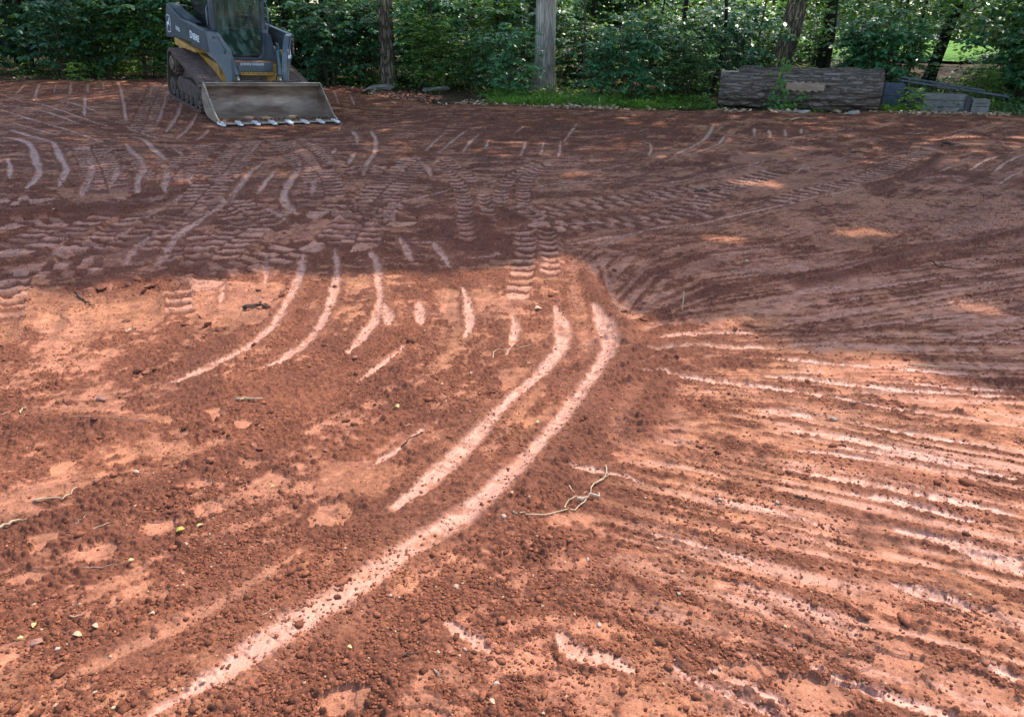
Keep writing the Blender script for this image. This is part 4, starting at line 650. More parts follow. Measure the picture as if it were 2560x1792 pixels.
gapf=lambda X,Y,Z:(X>8)&(X/Y>.455)&(X/Y<.53)&(Z<1.15)|((Y>32.5)&(X>7))
mass('undergrowth',1500,(-30,26),(24,50),(0,4.2),.17,'dark mass of undergrowth filling the far wood',gapf)
mass('undergrowth',560,(-20,14),(19.5,25),(0,2.6),.11,'leafy twigs filling the gaps of the near wood',lambda X,Y,Z:gapf(X,Y,Z)|(Y<edge_y(X)+.6),ML_mid,.35,26)
mass('undergrowth',420,(7.5,17),(18.6,24),(1.25,3.6),.15,'leafy branches hanging over the lawn gap',lambda X,Y,Z:(Z<1.2),ML_dark,.4,26)
mass('distant_woods',2600,(-6,120),(78,92),(0,12),.75,'line of trees beyond the far lawn',None,ML_dark,1.5,22)
mass('ground_ivy',260,(-14,14),(18.2,24),(0,.22),.075,'low creeping leaves on the forest floor',lambda X,Y,Z:(Y<edge_y(X)+.3),ML_mid,.3,40)
mass('ground_cover',110,(-.8,3.9),(15.6,18.2),(0,.10),.07,'leafy ground cover mixed into the grass by the pale trunk',lambda X,Y,Z:(Y<edge_y(X)+.35),ML_mid,.16,34)
mass('ground_cover',70,(7.3,14),(15.4,17.4),(0,.12),.08,'leafy ground cover at the right end of the clearing edge',lambda X,Y,Z:(Y<edge_y(X)+.45),ML_dark,.2,34)
# grass patches and leaf litter along the edge
def blades(name,boxes,n_,hgt,label,mat_,cat='grass'):
    P=[];D=[];N=[];L=[];W_=[]
    tot=sum(b[4] for b in boxes)
    for x0,x1,d0,d1,wt in boxes:
        k=int(n_*wt/tot);X=g.uniform(x0,x1,k);dd=g.uniform(d0,d1,k);Y=edge_y(X)+dd
        q_=fbm(X*1.6,Y*1.6,33,4);kp=q_>g.uniform(.45,.63,k);X,Y=X[kp],Y[kp];q_=q_[kp];k=len(X)
        P.append(np.stack([X,Y,floor_z(X,Y)-.01],-1));a=g.uniform(0,6.28,k);ti=g.uniform(.3,1.1,k)
        D.append(np.stack([np.cos(a)*ti,np.sin(a)*ti,np.ones(k)],-1));N.append(np.stack([-np.cos(a),-np.sin(a),ti],-1));l=hgt*g.uniform(.35,1.3,k)*np.clip((q_-.3)*3.2,.35,1.5);L.append(l);W_.append(l*.16+.004)
    me=leaves_mesh(name,np.concatenate(P),np.concatenate(D),np.concatenate(N),np.concatenate(L),np.concatenate(W_),mat_,.05)
    o=link(name,me);tag(o,label,cat,kind='stuff')
blades('grass',[(-.5,3.8,.45,2.6,5),(1.4,3.5,.25,.9,1.5),(7.2,7.9,.3,1.,.6),(9.3,14,.5,2.2,3)],22000,.12,'bright green grass and weeds along the edge of the clearing',ML_grass)
def litter(name,boxes,n_,leaf,label,mat_):
    Xs=[];Ys=[]
    tot=sum(b[4] for b in boxes)
    for x0,x1,d0,d1,wt in boxes:
        k=int(n_*wt/tot);X=g.uniform(x0,x1,k);Xs.append(X);Ys.append(edge_y(X)+g.uniform(d0,d1,k))
    X=np.concatenate(Xs);Y=np.concatenate(Ys);kp=fbm(X*2.2,Y*2.2,35,3)>.42;X,Y=X[kp],Y[kp];k=len(X);a=g.uniform(0,6.28,k)
    Zf=np.maximum(floor_z(X,Y),macro(X,Y)-.35*sstep(0,.9,Y-edge_y(X)))
    D=np.stack([np.cos(a),np.sin(a),g.uniform(-.3,.6,k)],-1);N=np.stack([g.normal(0,.6,k),g.normal(0,.6,k),np.ones(k)],-1);l=leaf*g.uniform(.5,1.3,k)
    o=link(name,leaves_mesh(name,np.stack([X,Y,Zf+g.uniform(.0,.05,k)],-1),D,N,l,l*.55,mat_,.3));tag(o,label,'leaf litter',kind='stuff')
litter('leaf_litter',[(.2,2.6,-.15,.5,2.2),(3.8,7.6,-.25,.35,3),(7.4,14,-.2,.5,4),(-3.2,.2,.0,.9,2),(-12,-4,.2,.9,1)],5200,.075,'dry tan leaves strewn along the edge of the clearing',ML_dry)
ML_rust=leafmat('leaf_rust',(.11,.05,.025),(.24,.12,.06),(.4,.26,.15),.8,.1,tcol=(.4,.2,.08))
litter('leaf_pile',[(-3.0,-1.6,.1,1.3,3),(-4.2,-3.4,.2,.8,1)],1500,.10,'heap of rust-brown fallen leaves by the brown trunk',ML_rust)
# ------------------------------------------------------------------ log
def make_log():
    x0,x1=4.08,7.04; yc=16.3; n=72; m=80; V=[];F=[];root=empty('fallen_log',(x0,yc,0.0)); root.rotation_euler=(0,0,R(-14.5)); tag(root,'fallen tree log with thick ridged bark lying at the edge of the clearing','log')
    zc0=gz(5,15.7)+.01
    for i in range(m):
        t=i/(m-1); X=(x1-x0)*t; rr=.345+.035*t+.02*math.sin(t*9)
        for k in range(n):
            a=6.283*k/n; bk=.020*math.sin(a*9+2*math.sin(X*4))+.014*math.sin(a*17+X*5)+.022*math.sin(X*2.3+1)*math.sin(a*2+X)+.012*math.sin(X*7+a*3)
            # flat saw cut at the top left
            r_=rr+bk
            yy_=math.cos(a)*r_;zz_=math.sin(a)*r_
            if X<.36: zz_=min(zz_,.28); 
            V.append((X,yy_,zz_+zc0+.375))
    for i in range(m-1):
        for k in range(n): F.append((i*n+k,i*n+(k+1)%n,(i+1)*n+(k+1)%n,(i+1)*n+k))
    me=bpy.data.meshes.new('bark');me.from_pydata(V,[],F);me.polygons.foreach_set('use_smooth',[True]*len(F));me.materials.append(MB_log);me.update()
    o=link('bark',me,root)
    tx=bpy.data.textures.new('bark_ridges','CLOUDS'); tx.noise_scale=.06; tx.noise_depth=3
    sb=o.modifiers.new('s','SUBSURF'); sb.levels=sb.render_levels=1
    dm=o.modifiers.new('d','DISPLACE'); dm.texture=tx; dm.strength=.05; dm.mid_level=.5
    cut=mat('cut_wood',(.30,.24,.18),.85,col2=(.42,.36,.30),ns=14,bump=1,bump_scale=30,spec=.1)
    for nm,i in(('cut_end',0),('cut_end',m-1)):
        ring=[Vector(V[i*n+k]) for k in range(n)]; c=sum(ring,Vector())/n; sx=-.012 if i==0 else .012
        mb=MB(); mb.add([c+Vector((sx,0,0))]+[c+(p_-c)*.97+Vector((sx,0,0)) for p_ in ring],[(0,1+k,1+(k+1)%n) for k in range(n)]); mb.build(nm,cut,root)
    mb=MB(); mb.box((.17,-.04,.661+zc0),(.33,.40,.012)); mb.build('saw_cut',cut,root,.004,label='pale flat saw cut on the top left of the log')
    # peeled patch: a shallow curved plate
    mb=MB(); rr=.402;A=[];nx_=16;na=7
    peel=mat('bare_wood',(.20,.135,.09),.8,col2=(.30,.22,.155),ns=7,stretch=(.5,2,2),bump=1,bump_scale=20,spec=.2)
    for i in range(nx_+1):
        for k in range(na+1):
            tX=i/nx_;w_=1-.35*abs(2*tX-1)**3; aa=R(196)-0; ang=R(170+ (k/na-.5)*24*w_*(1+.25*math.sin(i*2.1)*(1 if k in(0,na) else 0))); X=1.23+.70*tX
            A.append((X,math.cos(ang)*rr*1.0,math.sin(ang)*rr+zc0+.375))
    mb.add(A,[(i*(na+1)+k,i*(na+1)+k+1,(i+1)*(na+1)+k+1,(i+1)*(na+1)+k) for i in range(nx_) for k in range(na)])
    mb.build('bare_patch',peel,root,smooth=True,label='bare patch where the bark has come off')
    return root
make_log()
# climbing vine on the log
mb=MB(); P=[];D=[];N=[];L=[]
for (xa,xb,s0) in((5.05,5.3,0),(5.35,5.12,1),(5.25,5.6,2)):
    pts=[]
    for i in range(9):
        t=i/8; ang=R(262-150*t if s0!=2 else 262-60*t); pts.append((xa+(xb-xa)*t+.04*math.sin(i*1.9),15.85+math.cos(ang)*.46,.42+math.sin(ang)*.46))
    pts=[(p_[0]-4.0,-abs(p_[1]-15.85),p_[2]+.0) for p_ in pts]; mb.tube(pts,.005,4)
    for i,p_ in enumerate(pts):
        for q in range(9 if i<4 else 4):
            P.append((p_[0]+g.normal(0,.05),p_[1]-.03+g.normal(0,.02),p_[2]+g.normal(0,.04)));a=g.uniform(0,6.28);D.append((math.cos(a),-.5,math.sin(a)));N.append((g.normal(0,.3),-1,.5));L.append(g.uniform(.06,.10))
v=empty('climbing_vine',(4.0,16.3,0),R(-14.5)); tag(v,'green vine with small leaves climbing the front of the fallen log','vine'); mb.build('stem',M_stem,v)
link('foliage',leaves_mesh('foliage',P,D,N,L,np.array(L)*.7,ML_mid),v)
# ------------------------------------------------------------------ grey blocks, planks
M_conc=mat('weathered_concrete',(.11,.105,.095),.9,col2=(.19,.18,.16),ns=6,bump=1,bump_scale=60,bstr=.5,bdist=.005,spec=.2)
M_bluegrey=mat('slate_grey_block',(.05,.06,.075),.85,col2=(.09,.10,.12),ns=8,bump=1,bump_scale=60,spec=.2)
M_black=mat('black_film',(.012,.013,.016),.6,col2=(.03,.032,.04),ns=10)
M_groove=mat('groove',(.06,.055,.05),.95)
def block(x,y,z0,L_,W_,H_,rz,mt,label,courses=2,teeth=False):
    r=empty('retaining_block',(x,y,z0),rz); tag(r,label,'block'); mb=MB()
    for c in range(courses):
        h=H_/courses; mb.box((0,0,h*c+h/2),(L_-(.006*c),W_-(.006*c),h-.008))
    mb.build('body',mt,r,.008)
    mb=MB(); mb.box((0,0,H_/2),(L_-.03,W_-.03,H_-.03)); mb.build('joint',M_groove,r)
    if teeth:
        mb=MB()
        for i in range(7): mb.box((-.10+i*.033,-W_/2-.002,H_*.72),(.014,.006,.02))
        mb.build('slots',M_groove,r)
    return r
block(8.35,15.85,gz(8.35,15.85)-.03,.78,.28,.36,R(-10),M_conc,'long pale grey concrete block right of the fallen log',3)
block(8.98,15.72,gz(8.98,15.7)-.03,.33,.28,.28,R(-4),M_conc,'short pale grey block with a row of slots at the right end',2,True)
block(7.72,16.7,gz(7.7,16.7),.40,.3,.48,R(-4),M_bluegrey,'taller dark slate-grey block behind the right end of the log',2)
block(8.12,16.6,gz(8.1,16.6),.34,.3,.38,R(-4),M_bluegrey,'lower dark slate-grey block behind the long pale block',2)
mb=MB();mb.box((0,0,0),(.10,.02,.30));b_=mb.build('wrapping_film',M_black,None,.004); b_.location=(8.73,15.62,gz(8.7,15.7)+.15); tag(b_,'strip of black film hanging between the two pale blocks','film')
mb=MB();mb.bar((7.3,15.55,.56),(9.8,16.2,.24),.09,.035);b_=mb.build('plank',M_bluegrey,None,.004);tag(b_,'long dark plank sloping down to the right over the grey blocks','plank')
mb=MB();mb.bar((7.3,15.50,.62),(9.2,16.0,.36),.05,.03);b_=mb.build('plank',M_bluegrey,None,.004);tag(b_,'thinner dark batten lying on the sloping plank','plank')
# ------------------------------------------------------------------ stones
M_stone=mat('grey_stone',(.20,.18,.15),.9,col2=(.36,.33,.29),ns=9,bump=1,bump_scale=30,bstr=.8,bdist=.02,spec=.2)
M_rstone=mat('red_stone',(.22,.10,.07),.9,col2=(.34,.17,.12),ns=9,bump=1,bump_scale=40,bstr=.8,bdist=.01,spec=.2)
M_rclod=mat('red_soil_clod',(.20,.075,.045),.95,col2=(.28,.12,.075),ns=20,bump=1,bump_scale=90,bstr=.9,bdist=.008,spec=.1)
M_clod=mat('soil_clod',(.11,.038,.022),.95,col2=(.19,.068,.040),ns=30,bump=1,bump_scale=120,bstr=.9,bdist=.006,spec=.1)
M_pale=mat('pale_pebble',(.30,.18,.12),.85,col2=(.46,.36,.29),ns=30,spec=.3)
def rock(name,x,y,dims,mt,label,cat,seed=1,rz=0,z=None,sink=.25,sub=3,flat=False):
    import bmesh
    bm=bmesh.new(); bmesh.ops.create_icosphere(bm,subdivisions=sub,radius=1); gg=random.Random(seed)
    pl=[(Vector((gg.uniform(-1,1),gg.uniform(-1,1),gg.uniform(-1,1))).normalized(),gg.uniform(.55,.85)) for _ in range(11)]
    if flat: pl.append((Vector((0,0,1)),.5))
    for v_ in bm.verts:
        p_=v_.co.copy()
        for n_,d_ in pl:
            e=p_.dot(n_)-d_
            if e>0: p_-=n_*e*.92
        p_*=1+.05*math.sin(p_.x*9+seed)*math.sin(p_.y*8)*math.cos(p_.z*7)
        v_.co=Vector((p_.x*dims[0],p_.y*dims[1],p_.z*dims[2]))
    me=bpy.data.meshes.new(name);bm.to_mesh(me);bm.free();me.materials.append(mt)
    o=link(name,me); o.location=(x,y,(gz(x,y) if z is None else z)+dims[2]*(1-2*sink)*.8);o.rotation_euler=(gg.uniform(-.1,.1),gg.uniform(-.1,.1),rz);tag(o,label,cat);return o
rock('stone',3.78,15.05,(.16,.10,.095),M_stone,'squarish grey stone at the left foot of the log','stone',3,.2)
rock('stone',4.1,15.1,(.12,.09,.085),M_rstone,'reddish stone between the grey stone and the log','stone',4,.8)
rock('stone',5.35,14.98,(.20,.10,.05),M_stone,'flat pale stone before the middle of the log','stone',5,.1,flat=True)
rock('stone',6.3,15.0,(.15,.09,.06),M_stone,'small flat stone before the right half of the log','stone',6,.3,flat=True)
rock('stone',5.0,15.0,(.13,.07,.03),M_stone,'thin slab in front of the weed by the log','stone',8,-.2,flat=True)
rock('stone',8.0,15.2,(.20,.09,.05),M_stone,'pale flat stone in front of the long grey block','stone',7,-.1,flat=True)
rock('stone',-3.15,18.7,(.38,.22,.10),M_stone,'wide flat grey stone at the foot of the brown trunk','stone',9,.3,flat=True)
rock('stone',-1.9,18.9,(.40,.20,.09),M_stone,'long mossy grey stone right of the leaf heap','stone',12,-.1,flat=True)
def at(px,py): 
    x_,y_=G(px,py); return x_,y_
CL=[(87,1448+165,.020,'rusty round stone in the bottom left corner',M_rstone),(700*1.115,1310*1.115+10,.013,'dark clod casting a shadow on the wide pale stripe',M_clod),(843,1493,.014,'round clod on the upper edge of the wide pale stripe',M_clod),
(745,1427,.014,'dark lump left of the wide pale stripe',M_clod),(1028,857,.03,'black lump at the end of the short pale stripe',M_clod),(636,863,.022,'dark lump beside the long curved pale stripe',M_clod),
(665,770,.035,'dark clod on the sunlit ground at the left',M_clod),(1560,783,.022,'dark clod beside the dry straw in the centre right',M_clod),(1693,904,.016,'dark clod on the fan of scrapes at the right',M_clod),
(540,1077,.02,'reddish clod above the checkered prints',M_clod),(491,1467,.012,'small clod among crumbs at lower left',M_clod),(700,1230,.012,'dark clod in the middle of the checkered prints',M_clod),(250,1005,.03,'flat red shard at the left',M_rstone),(50,690,.07,'flat pink stone in the shade at the left edge',M_rstone),(382,1592,.011,'small dark stone on the faint lower stripe',M_clod),
(1800,1255,.012,'pale chip on the right-hand scrapes',M_pale),(1140,1471,.011,'white chip in the lower centre',M_pale),(975,1493,.008,'white chip right of the wide stripe',M_pale),(1945,1262,.012,'pale chip at the end of a scrape',M_pale),(2085,1053,.016,'white stone on the right-hand scrapes',M_pale),(1470,1402,.009,'white pebble below the dry stalk',M_pale),(1258,1308,.013,'white paper-like chip left of the dry stalk',M_pale),(338,1180,.013,'cream pebble on the left',M_pale),(1500,1570,.011,'grey-pink pebble low in the centre',M_pale),(1240,1590+130,.011,'cream pebble near the bottom edge',M_pale),(140,1625,.011,'white speckled pebble beside the rusty stone',M_pale)]
for i,(px,py,r_,lb,mt) in enumerate(CL):
    x_,y_=at(px,py); y_+=r_*.5; r_*=.82 if mt is M_clod else .7; rock('soil_clod' if mt is M_clod else ('pebble' if mt is M_pale else 'stone'),x_,y_,(r_*1.25,r_*1.0,r_*.85),mt,lb,'clod' if mt is M_clod else ('pebble' if mt is M_pale else 'stone'),i+20,i*1.3,sub=3,sink=.3)
BC=[(570,225,.04),(620,207,.035),(660,215,.06),(700,218,.04),(760,200,.05),(830,198,.04),(880,182,.05),(930,205,.045),(965,190,.05),(1000,187,.04),(920,238,.035),(860,322,.035),(1790,255,.035),(1760,270,.03),(800,412,.03),(1290,385,.03),(1330,440,.04),(1400,475,.03),(1180,440,.03),(885,747,.035),(930,752,.03),(870,775,.022),(985,742,.018),(430,930,.03),(460,948,.03),(60,1000,.035),(30,1022,.03),(100,975,.02),(620,1090,.03),(680,1102,.03),(1650,1225,.025),(1620,1212,.02),(690,1455,.025),(620,1440,.02),(1100,1060,.012),(1180,1370,.02),(1060,1330,.018),(2080,1235,.02),(1730,990,.018),(2260,650,.03)]
ORD+=['sixteenth','seventeenth','eighteenth']
for zi,(lo_,hi_,q_) in enumerate([(0,330,'of the clod row topping the sunlit ground'),(330,900,'on the sunlit ground at the left'),(900,9999,'in the crumbly soil by the checkered prints')]):
    for i,(a,b,r_) in enumerate(sorted(q for q in BC if lo_<=q[1]<hi_)):
        x_,y_=at(a*.392,640+b*.392); r_*=.72
        o=rock('soil_clod',x_,y_,(r_*1.4,r_*.8,r_*.42),M_clod if i%3 else M_rclod,('dark' if i%3 else 'reddish')+' jagged clod %s, %s from the left'%(q_,ORD[i]),'clod',i+60+zi*30,sub=3,sink=.15); o['group']='jagged clods '+q_; o.rotation_euler=(rs.uniform(-.5,.5),rs.uniform(-.4,.4),rs.uniform(0,6))
# ------------------------------------------------------------------ sticks, straw and leaves on the ground
M_wood=mat('dry_wood',(.17,.10,.065),.9,col2=(.30,.20,.14),ns=20,stretch=(1,1,1),bump=1,bump_scale=60,spec=.2)
M_wdark=mat('dark_wood',(.035,.022,.018),.9,col2=(.08,.05,.035),ns=20,bump=1,bump_scale=50,spec=.2)
M_straw=mat('straw',(.30,.19,.11),.8,col2=(.45,.33,.20),ns=12,spec=.3)
def stick(pts,r,mt,label,cat='stick',name='stick',fork=None,lift=.6):
    W3=[]
    for i,(px,py) in enumerate(pts):
        x_,y_=at(px,py); W3.append(Vector((x_,y_,zat(x_,y_)+r*lift+ (r*.8 if i%2 else 0))))
    P2=[W3[0]]
    for i in range(len(W3)-1):
        for t in(.34,.67,1): P2.append(W3[i].lerp(W3[i+1],t)+Vector((rs.uniform(-r,r)*1.3,rs.uniform(-r,r)*1.3,rs.uniform(-r,r)*.5)))
    mb=MB(); n_=len(P2); mb.tube(P2,[r*.6*(1-.55*i/(n_-1))*rs.uniform(.6,1.35) for i in range(n_)],5)
    o=mb.build(name,mt,None,smooth=False); tag(o,label,cat)
    if fork: pass
    return o
def off(fr,*p): 
    ox,oy,s_=fr; return [(ox+a*s_,oy+b*s_) for a,b in p]
ZC=(1660,240,.392);ZE=(0,640,.392);ZF=(0,1192,.392);ZM=(800,640,.392);ZH=(800,1192,.392);ZA=(0,200,.392);ZB=(860,300,.392);ZD=(1660,740,.392)
stick(off(ZC,(800,165),(870,150),(930,155),(985,162)),.028,M_wood,'thick pale forked stick lying before the fallen log')
stick(off(ZC,(755,172),(800,160),(830,165)),.018,M_wdark,'dark twig at the left end of the thick pale stick')
stick(off(ZC,(1575,165),(1620,172),(1650,178)),.018,M_wood,'short stick near the back edge at the right')
stick(off(ZC,(1550,250),(1610,252),(1665,240),(1690,230)),.016,M_wood,'pale bent stick at the far right of the clearing')
stick(off(ZC,(1770,330),(1800,325),(1850,322)),.03,M_wdark,'stubby dark broken branch at the far right')
stick(off(ZC,(1190,362),(1230,366),(1280,372)),.016,M_wdark,'thin dark stick in the right middle distance')
stick(off(ZC,(195,625),(240,618),(300,606),(350,618)),.018,M_wdark,'dark flat stick left of the centre-right shade patch')
stick(off(ZC,(860,480),(885,460),(908,448)),.010,M_straw,'curved yellow twig in the right middle distance')
stick(off(ZC,(1680,1060),(1750,1085),(1850,1095),(1910,1105),(2040,1105)),.008,M_wdark,'long thin dark twig across the right-hand scrapes')
stick(off(ZD,(1550,450),(1650,458),(1740,465),(1850,465)),.006,M_straw,'long straight straw on the right-hand side')
stick(off(ZD,(1180,700),(1250,690),(1320,690)),.005,M_wdark,'short dark twig among the right-hand scrapes')
stick(off(ZD,(820,1300),(900,1310),(1010,1345)),.006,M_wdark,'dark twig in the lower right scrapes')
stick(off(ZE,(470,235),(500,260),(545,285),(590,325)),.010,M_wdark,'crooked dark twig on the sunlit smooth ground at the left')
stick(off(ZE,(800,485),(840,462),(885,452)),.010,M_straw,'curved pale twig on the left')
stick(off(ZE,(1560,335),(1640,330),(1720,335)),.020,M_wdark,'dark root end on the left above the curved stripes')
stick(off(ZE,(470,1060),(700,1065),(960,1068)),.006,M_wood,'long thin dry stem lying level on the left')
stick(off(ZE,(1510,912),(1600,918),(1690,908)),.010,M_straw,'flat pale splinter above the checkered prints')
stick(off(ZE,(135,1015),(150,995),(168,975)),.006,M_straw,'short straw at the left edge')
stick(off(ZF,(215,155),(330,150),(430,130),(480,80)),.007,M_straw,'forked pale splinter at the lower left')
stick(off(ZF,(0,325),(80,295),(180,265)),.007,M_straw,'pale splinter cut by the left edge')
stick(off(ZF,(480,295),(520,268),(565,240)),.005,M_wood,'short grey twig right of the forked splinter')
stick(off(ZF,(510,590),(640,580),(700,565),(790,555)),.004,M_wood,'thin pinkish twig below the checkered prints')
stick(off(ZF,(450,890),(490,885),(530,872)),.004,M_straw,'short green-yellow straw at the lower left')
stick(off(ZF,(1680,885),(1720,870),(1770,850)),.003,M_straw,'green straw beside the wide pale stripe')
stick(off(ZF,(590,320),(680,290),(745,265)),.003,M_straw,'thin straw left of the checkered prints')
stick(off(ZF,(720,880),(735,830),(770,780)),.003,M_wdark,'fine curved rootlet at the lower left')
stick(off(ZM,(1100,655),(1110,620),(1150,600),(1250,605),(1290,590),(1380,570)),.004,M_straw,'looping thin straw in the centre of the clearing')
stick(off(ZM,(1850,348),(1890,343),(1940,338)),.006,M_straw,'short dry straw at the shade edge in the centre')
stick(off(ZM,(520,1205),(600,1150),(720,1120)),.006,M_wdark,'dark root along the short stripe left of centre')
stick(off(ZM,(545,1100),(570,1085),(600,1075)),.003,M_straw,'thin straw left of the long curved stripes')
stick(off(ZH,(1230,262),(1330,262),(1480,240),(1620,215),(1700,130),(1740,60),(1830,-10),(1850,-20)),.0065,M_straw,'long bent dry stalk in the lower centre right')
stick(off(ZH,(1560,200),(1600,150),(1660,130),(1690,95)),.005,M_straw,'frayed dry leaf sheath beside the long bent stalk')
stick(off(ZH,(1590,60),(1620,100),(1650,140)),.004,M_straw,'second frayed sheath crossing the long bent stalk')
stick(off(ZH,(1640,150),(1740,130),(1800,120)),.010,M_pale,'pale husk lying against the long bent stalk')
stick(off(ZH,(525,1150),(570,1140),(610,1130)),.005,M_wdark,'dark twig low in the centre')
stick(off(ZH,(725,1240),(760,1265),(790,1290)),.006,M_wood,'brown wood chip low in the centre')
stick(off(ZH,(1120,700),(1160,715),(1190,725)),.004,M_wdark,'short twig right of the wide stripe')
stick(off(ZM,(1820,1350),(1835,1400),(1760,1450)),.005,M_straw,'dry husk at the upper end of the long bent stalk')
# standing stalk
x_,y_=at(1705,775); mb=MB(); z_=zat(x_,y_); mb.tube([(x_,y_,z_-.02),(x_+.002,y_,z_+.06),(x_-.002,y_,z_+.115)],.004,6); o=mb.build('standing_stalk',M_straw); tag(o,'thin pale stalk standing upright in the soil at the edge of the shade','stalk')
def gleaf(px,py,ln,label,mt,tilt=.5,rz=None):
    ln*=.72; tilt*=.5
    x_,y_=at(px,py); rz=rs.uniform(0,6.28) if rz is None else rz; n_=7; V=[];F=[]
    for i in range(n_):
        t=i/(n_-1);w_=ln*.30*math.sin(math.pi*min(1,t*1.02+.02))**.8; zc=ln*(.12*math.sin(t*5)+tilt*t*.3)
        V+= [((t-.5)*ln,-w_,zc+w_*.5),((t-.5)*ln,0,zc),((t-.5)*ln,w_,zc+w_*.45)]
    for i in range(n_-1):
        for k in(0,1): F.append((i*3+k,i*3+k+1,i*3+k+4,i*3+k+3))
    me=bpy.data.meshes.new('fallen_leaf');me.from_pydata(V,[],F);me.polygons.foreach_set('use_smooth',[True]*len(F));me.materials.append(mt)
    o=link('fallen_leaf',me);so_=o.modifiers.new('t','SOLIDIFY');so_.thickness=.0008
    o.location=(x_,y_,zat(x_,y_)+.006);o.rotation_euler=(rs.uniform(-.2,.2),rs.uniform(-.2,.2),rz);tag(o,label,'leaf');return o
M_ylf=mat('yellow_leaf',(.34,.27,.09),.7,col2=(.44,.36,.16),ns=30); M_olf=mat('olive_leaf',(.26,.22,.03),.5,col2=(.40,.33,.06),ns=30); M_tan=mat('tan_leaf',(.32,.20,.12),.8,col2=(.42,.32,.21),ns=30);M_glf=mat('green_leaf',(.16,.20,.05),.6,col2=(.28,.30,.10),ns=30)
gleaf(452,1327,.045,'olive green leaf curled on the soil below the checkered prints',M_olf,.9,.6); gleaf(500,1312,.035,'pale yellow leaf beside the olive curled leaf',M_ylf,.8,.9)
gleaf(85,1563,.030,'cream leaf scrap at the lower left',M_ylf); gleaf(52,1600,.024,'yellow-green leaf scrap at the left of the rusty stone',M_ylf)
gleaf(195,1592,.040,'crumpled yellow leaf right of the rusty stone',M_tan,.9);gleaf(240,1570,.034,'crumpled cream leaf above the faint lower stripe',M_tan,.9);gleaf(380,1535,.026,'tan leaf scrap on the faint lower stripe',M_tan)
gleaf(330,1408,.028,'pale green scrap at the end of the pinkish twig',M_ylf);gleaf(875,1622,.022,'light green leaf scrap below the wide pale stripe',M_ylf);gleaf(508,1702,.026,'tan leaf scrap on the wide pale stripe',M_tan,.3,.6)
gleaf(1345,778,.07,'brown curled leaf at the top of the inner long stripe',M_tan,1.,.3);gleaf(1343,1058,.035,'small yellow-green leaf left of the wide pale stripe',M_glf);gleaf(992,1018,.05,'pale flower-like scrap above the dark root',M_ylf,.9)
gleaf(1230,1765,.030,'brown and cream wood scrap at the bottom centre',M_tan);gleaf(680,1217,.030,'thin pale leaf in the checkered prints',M_ylf);gleaf(244,358,.09,'crumpled white scrap on the ground left of the loader',M_pale,.9)
gleaf(2150,1035,.02,'tiny green sliver on the right-hand scrapes',M_glf);gleaf(725,540,.05,'small leaf above the curved stripe below the bucket',M_tan,.9)
gleaf(1280,1243,.026,'cream frayed scrap left of the husk',M_tan);gleaf(2390,450,.05,'white scrap at the right of the clearing',M_pale);gleaf(28,535,.06,'pale scrap in the shade at the left edge',M_pale);gleaf(137,535,.06,'bluish pale scrap at the left in the shade',M_pale)
# ------------------------------------------------------------------ compact track loader
root=empty('track_loader'); Mx=Matrix(((M_AX[0][0],M_AX[0][1],M_AX[0][2]),(M_AX[1][0],M_AX[1][1],M_AX[1][2]),(M_AX[2][0],M_AX[2][1],M_AX[2][2])))
root.matrix_world=Matrix.Translation(Vector(M_POS))@Mx.to_4x4()@Matrix.Scale(M_S,4)
tag(root,'charcoal and yellow compact track loader with a worn steel bucket resting on the red soil','track loader')
K_grey=mat('loader_grey_paint',(.040,.048,.056),.45,col2=(.085,.09,.092),ns=5,contrast=(.45,.75),bump=1,bump_scale=120,bstr=.15,bdist=.002,spec=.4)
K_grey2=mat('loader_paler_grey',(.075,.095,.110),.42,col2=(.14,.15,.15),ns=6,contrast=(.45,.75),bump=1,bump_scale=120,bstr=.15,bdist=.002,spec=.45)  # the loader grey made paler and bluer for front parts and handles
K_yel=mat('loader_yellow_paint',(.46,.24,.035),.55,col2=(.22,.12,.06),ns=6,contrast=(.42,.7),spec=.4)
K_rub=mat('dusty_rubber',(.20,.13,.11),.95,col2=(.10,.075,.065),ns=9,bump=1,bump_scale=90,bstr=.6,bdist=.004,spec=.15)
K_under=mat('muddy_steel_and_belt',(.055,.045,.040),.8,col2=(.12,.075,.055),ns=9,bump=1,bump_scale=50,spec=.2)
K_buck=mat('worn_bucket_steel',(.12,.075,.052),.5,metal=.35,col2=(.31,.23,.17),ns=2.6,stretch=(.6,1,2.2),contrast=(.38,.62),bump=1,bump_scale=70,bstr=.15,bdist=.002)
K_edge=mat('polished_edge_steel',(.48,.43,.37),.35,metal=.6,col2=(.30,.24,.19),ns=14)
K_tooth=mat('bright_tooth_steel',(.80,.80,.79),.35,metal=.25,col2=(.62,.61,.60),ns=20)
K_black=mat('black_trim',(.012,.012,.013),.5)
K_chr=mat('cylinder_paint',(.045,.075,.078),.35,col2=(.10,.13,.13),ns=12)
K_rod=mat('cylinder_rod',(.45,.38,.30),.35,metal=.7)
K_wht=mat('white_decal',(.68,.70,.70),.6)
K_in=mat('cab_interior',(.020,.022,.022),.8,col2=(.05,.05,.045),ns=10)
K_hose=mat('hydraulic_hose',(.02,.024,.03),.4)
K_lens=mat('lens',(.6,.6,.58),.1,spec=.8)
K_brz=mat('coupler_bronze',(.20,.15,.11),.4,metal=.6)
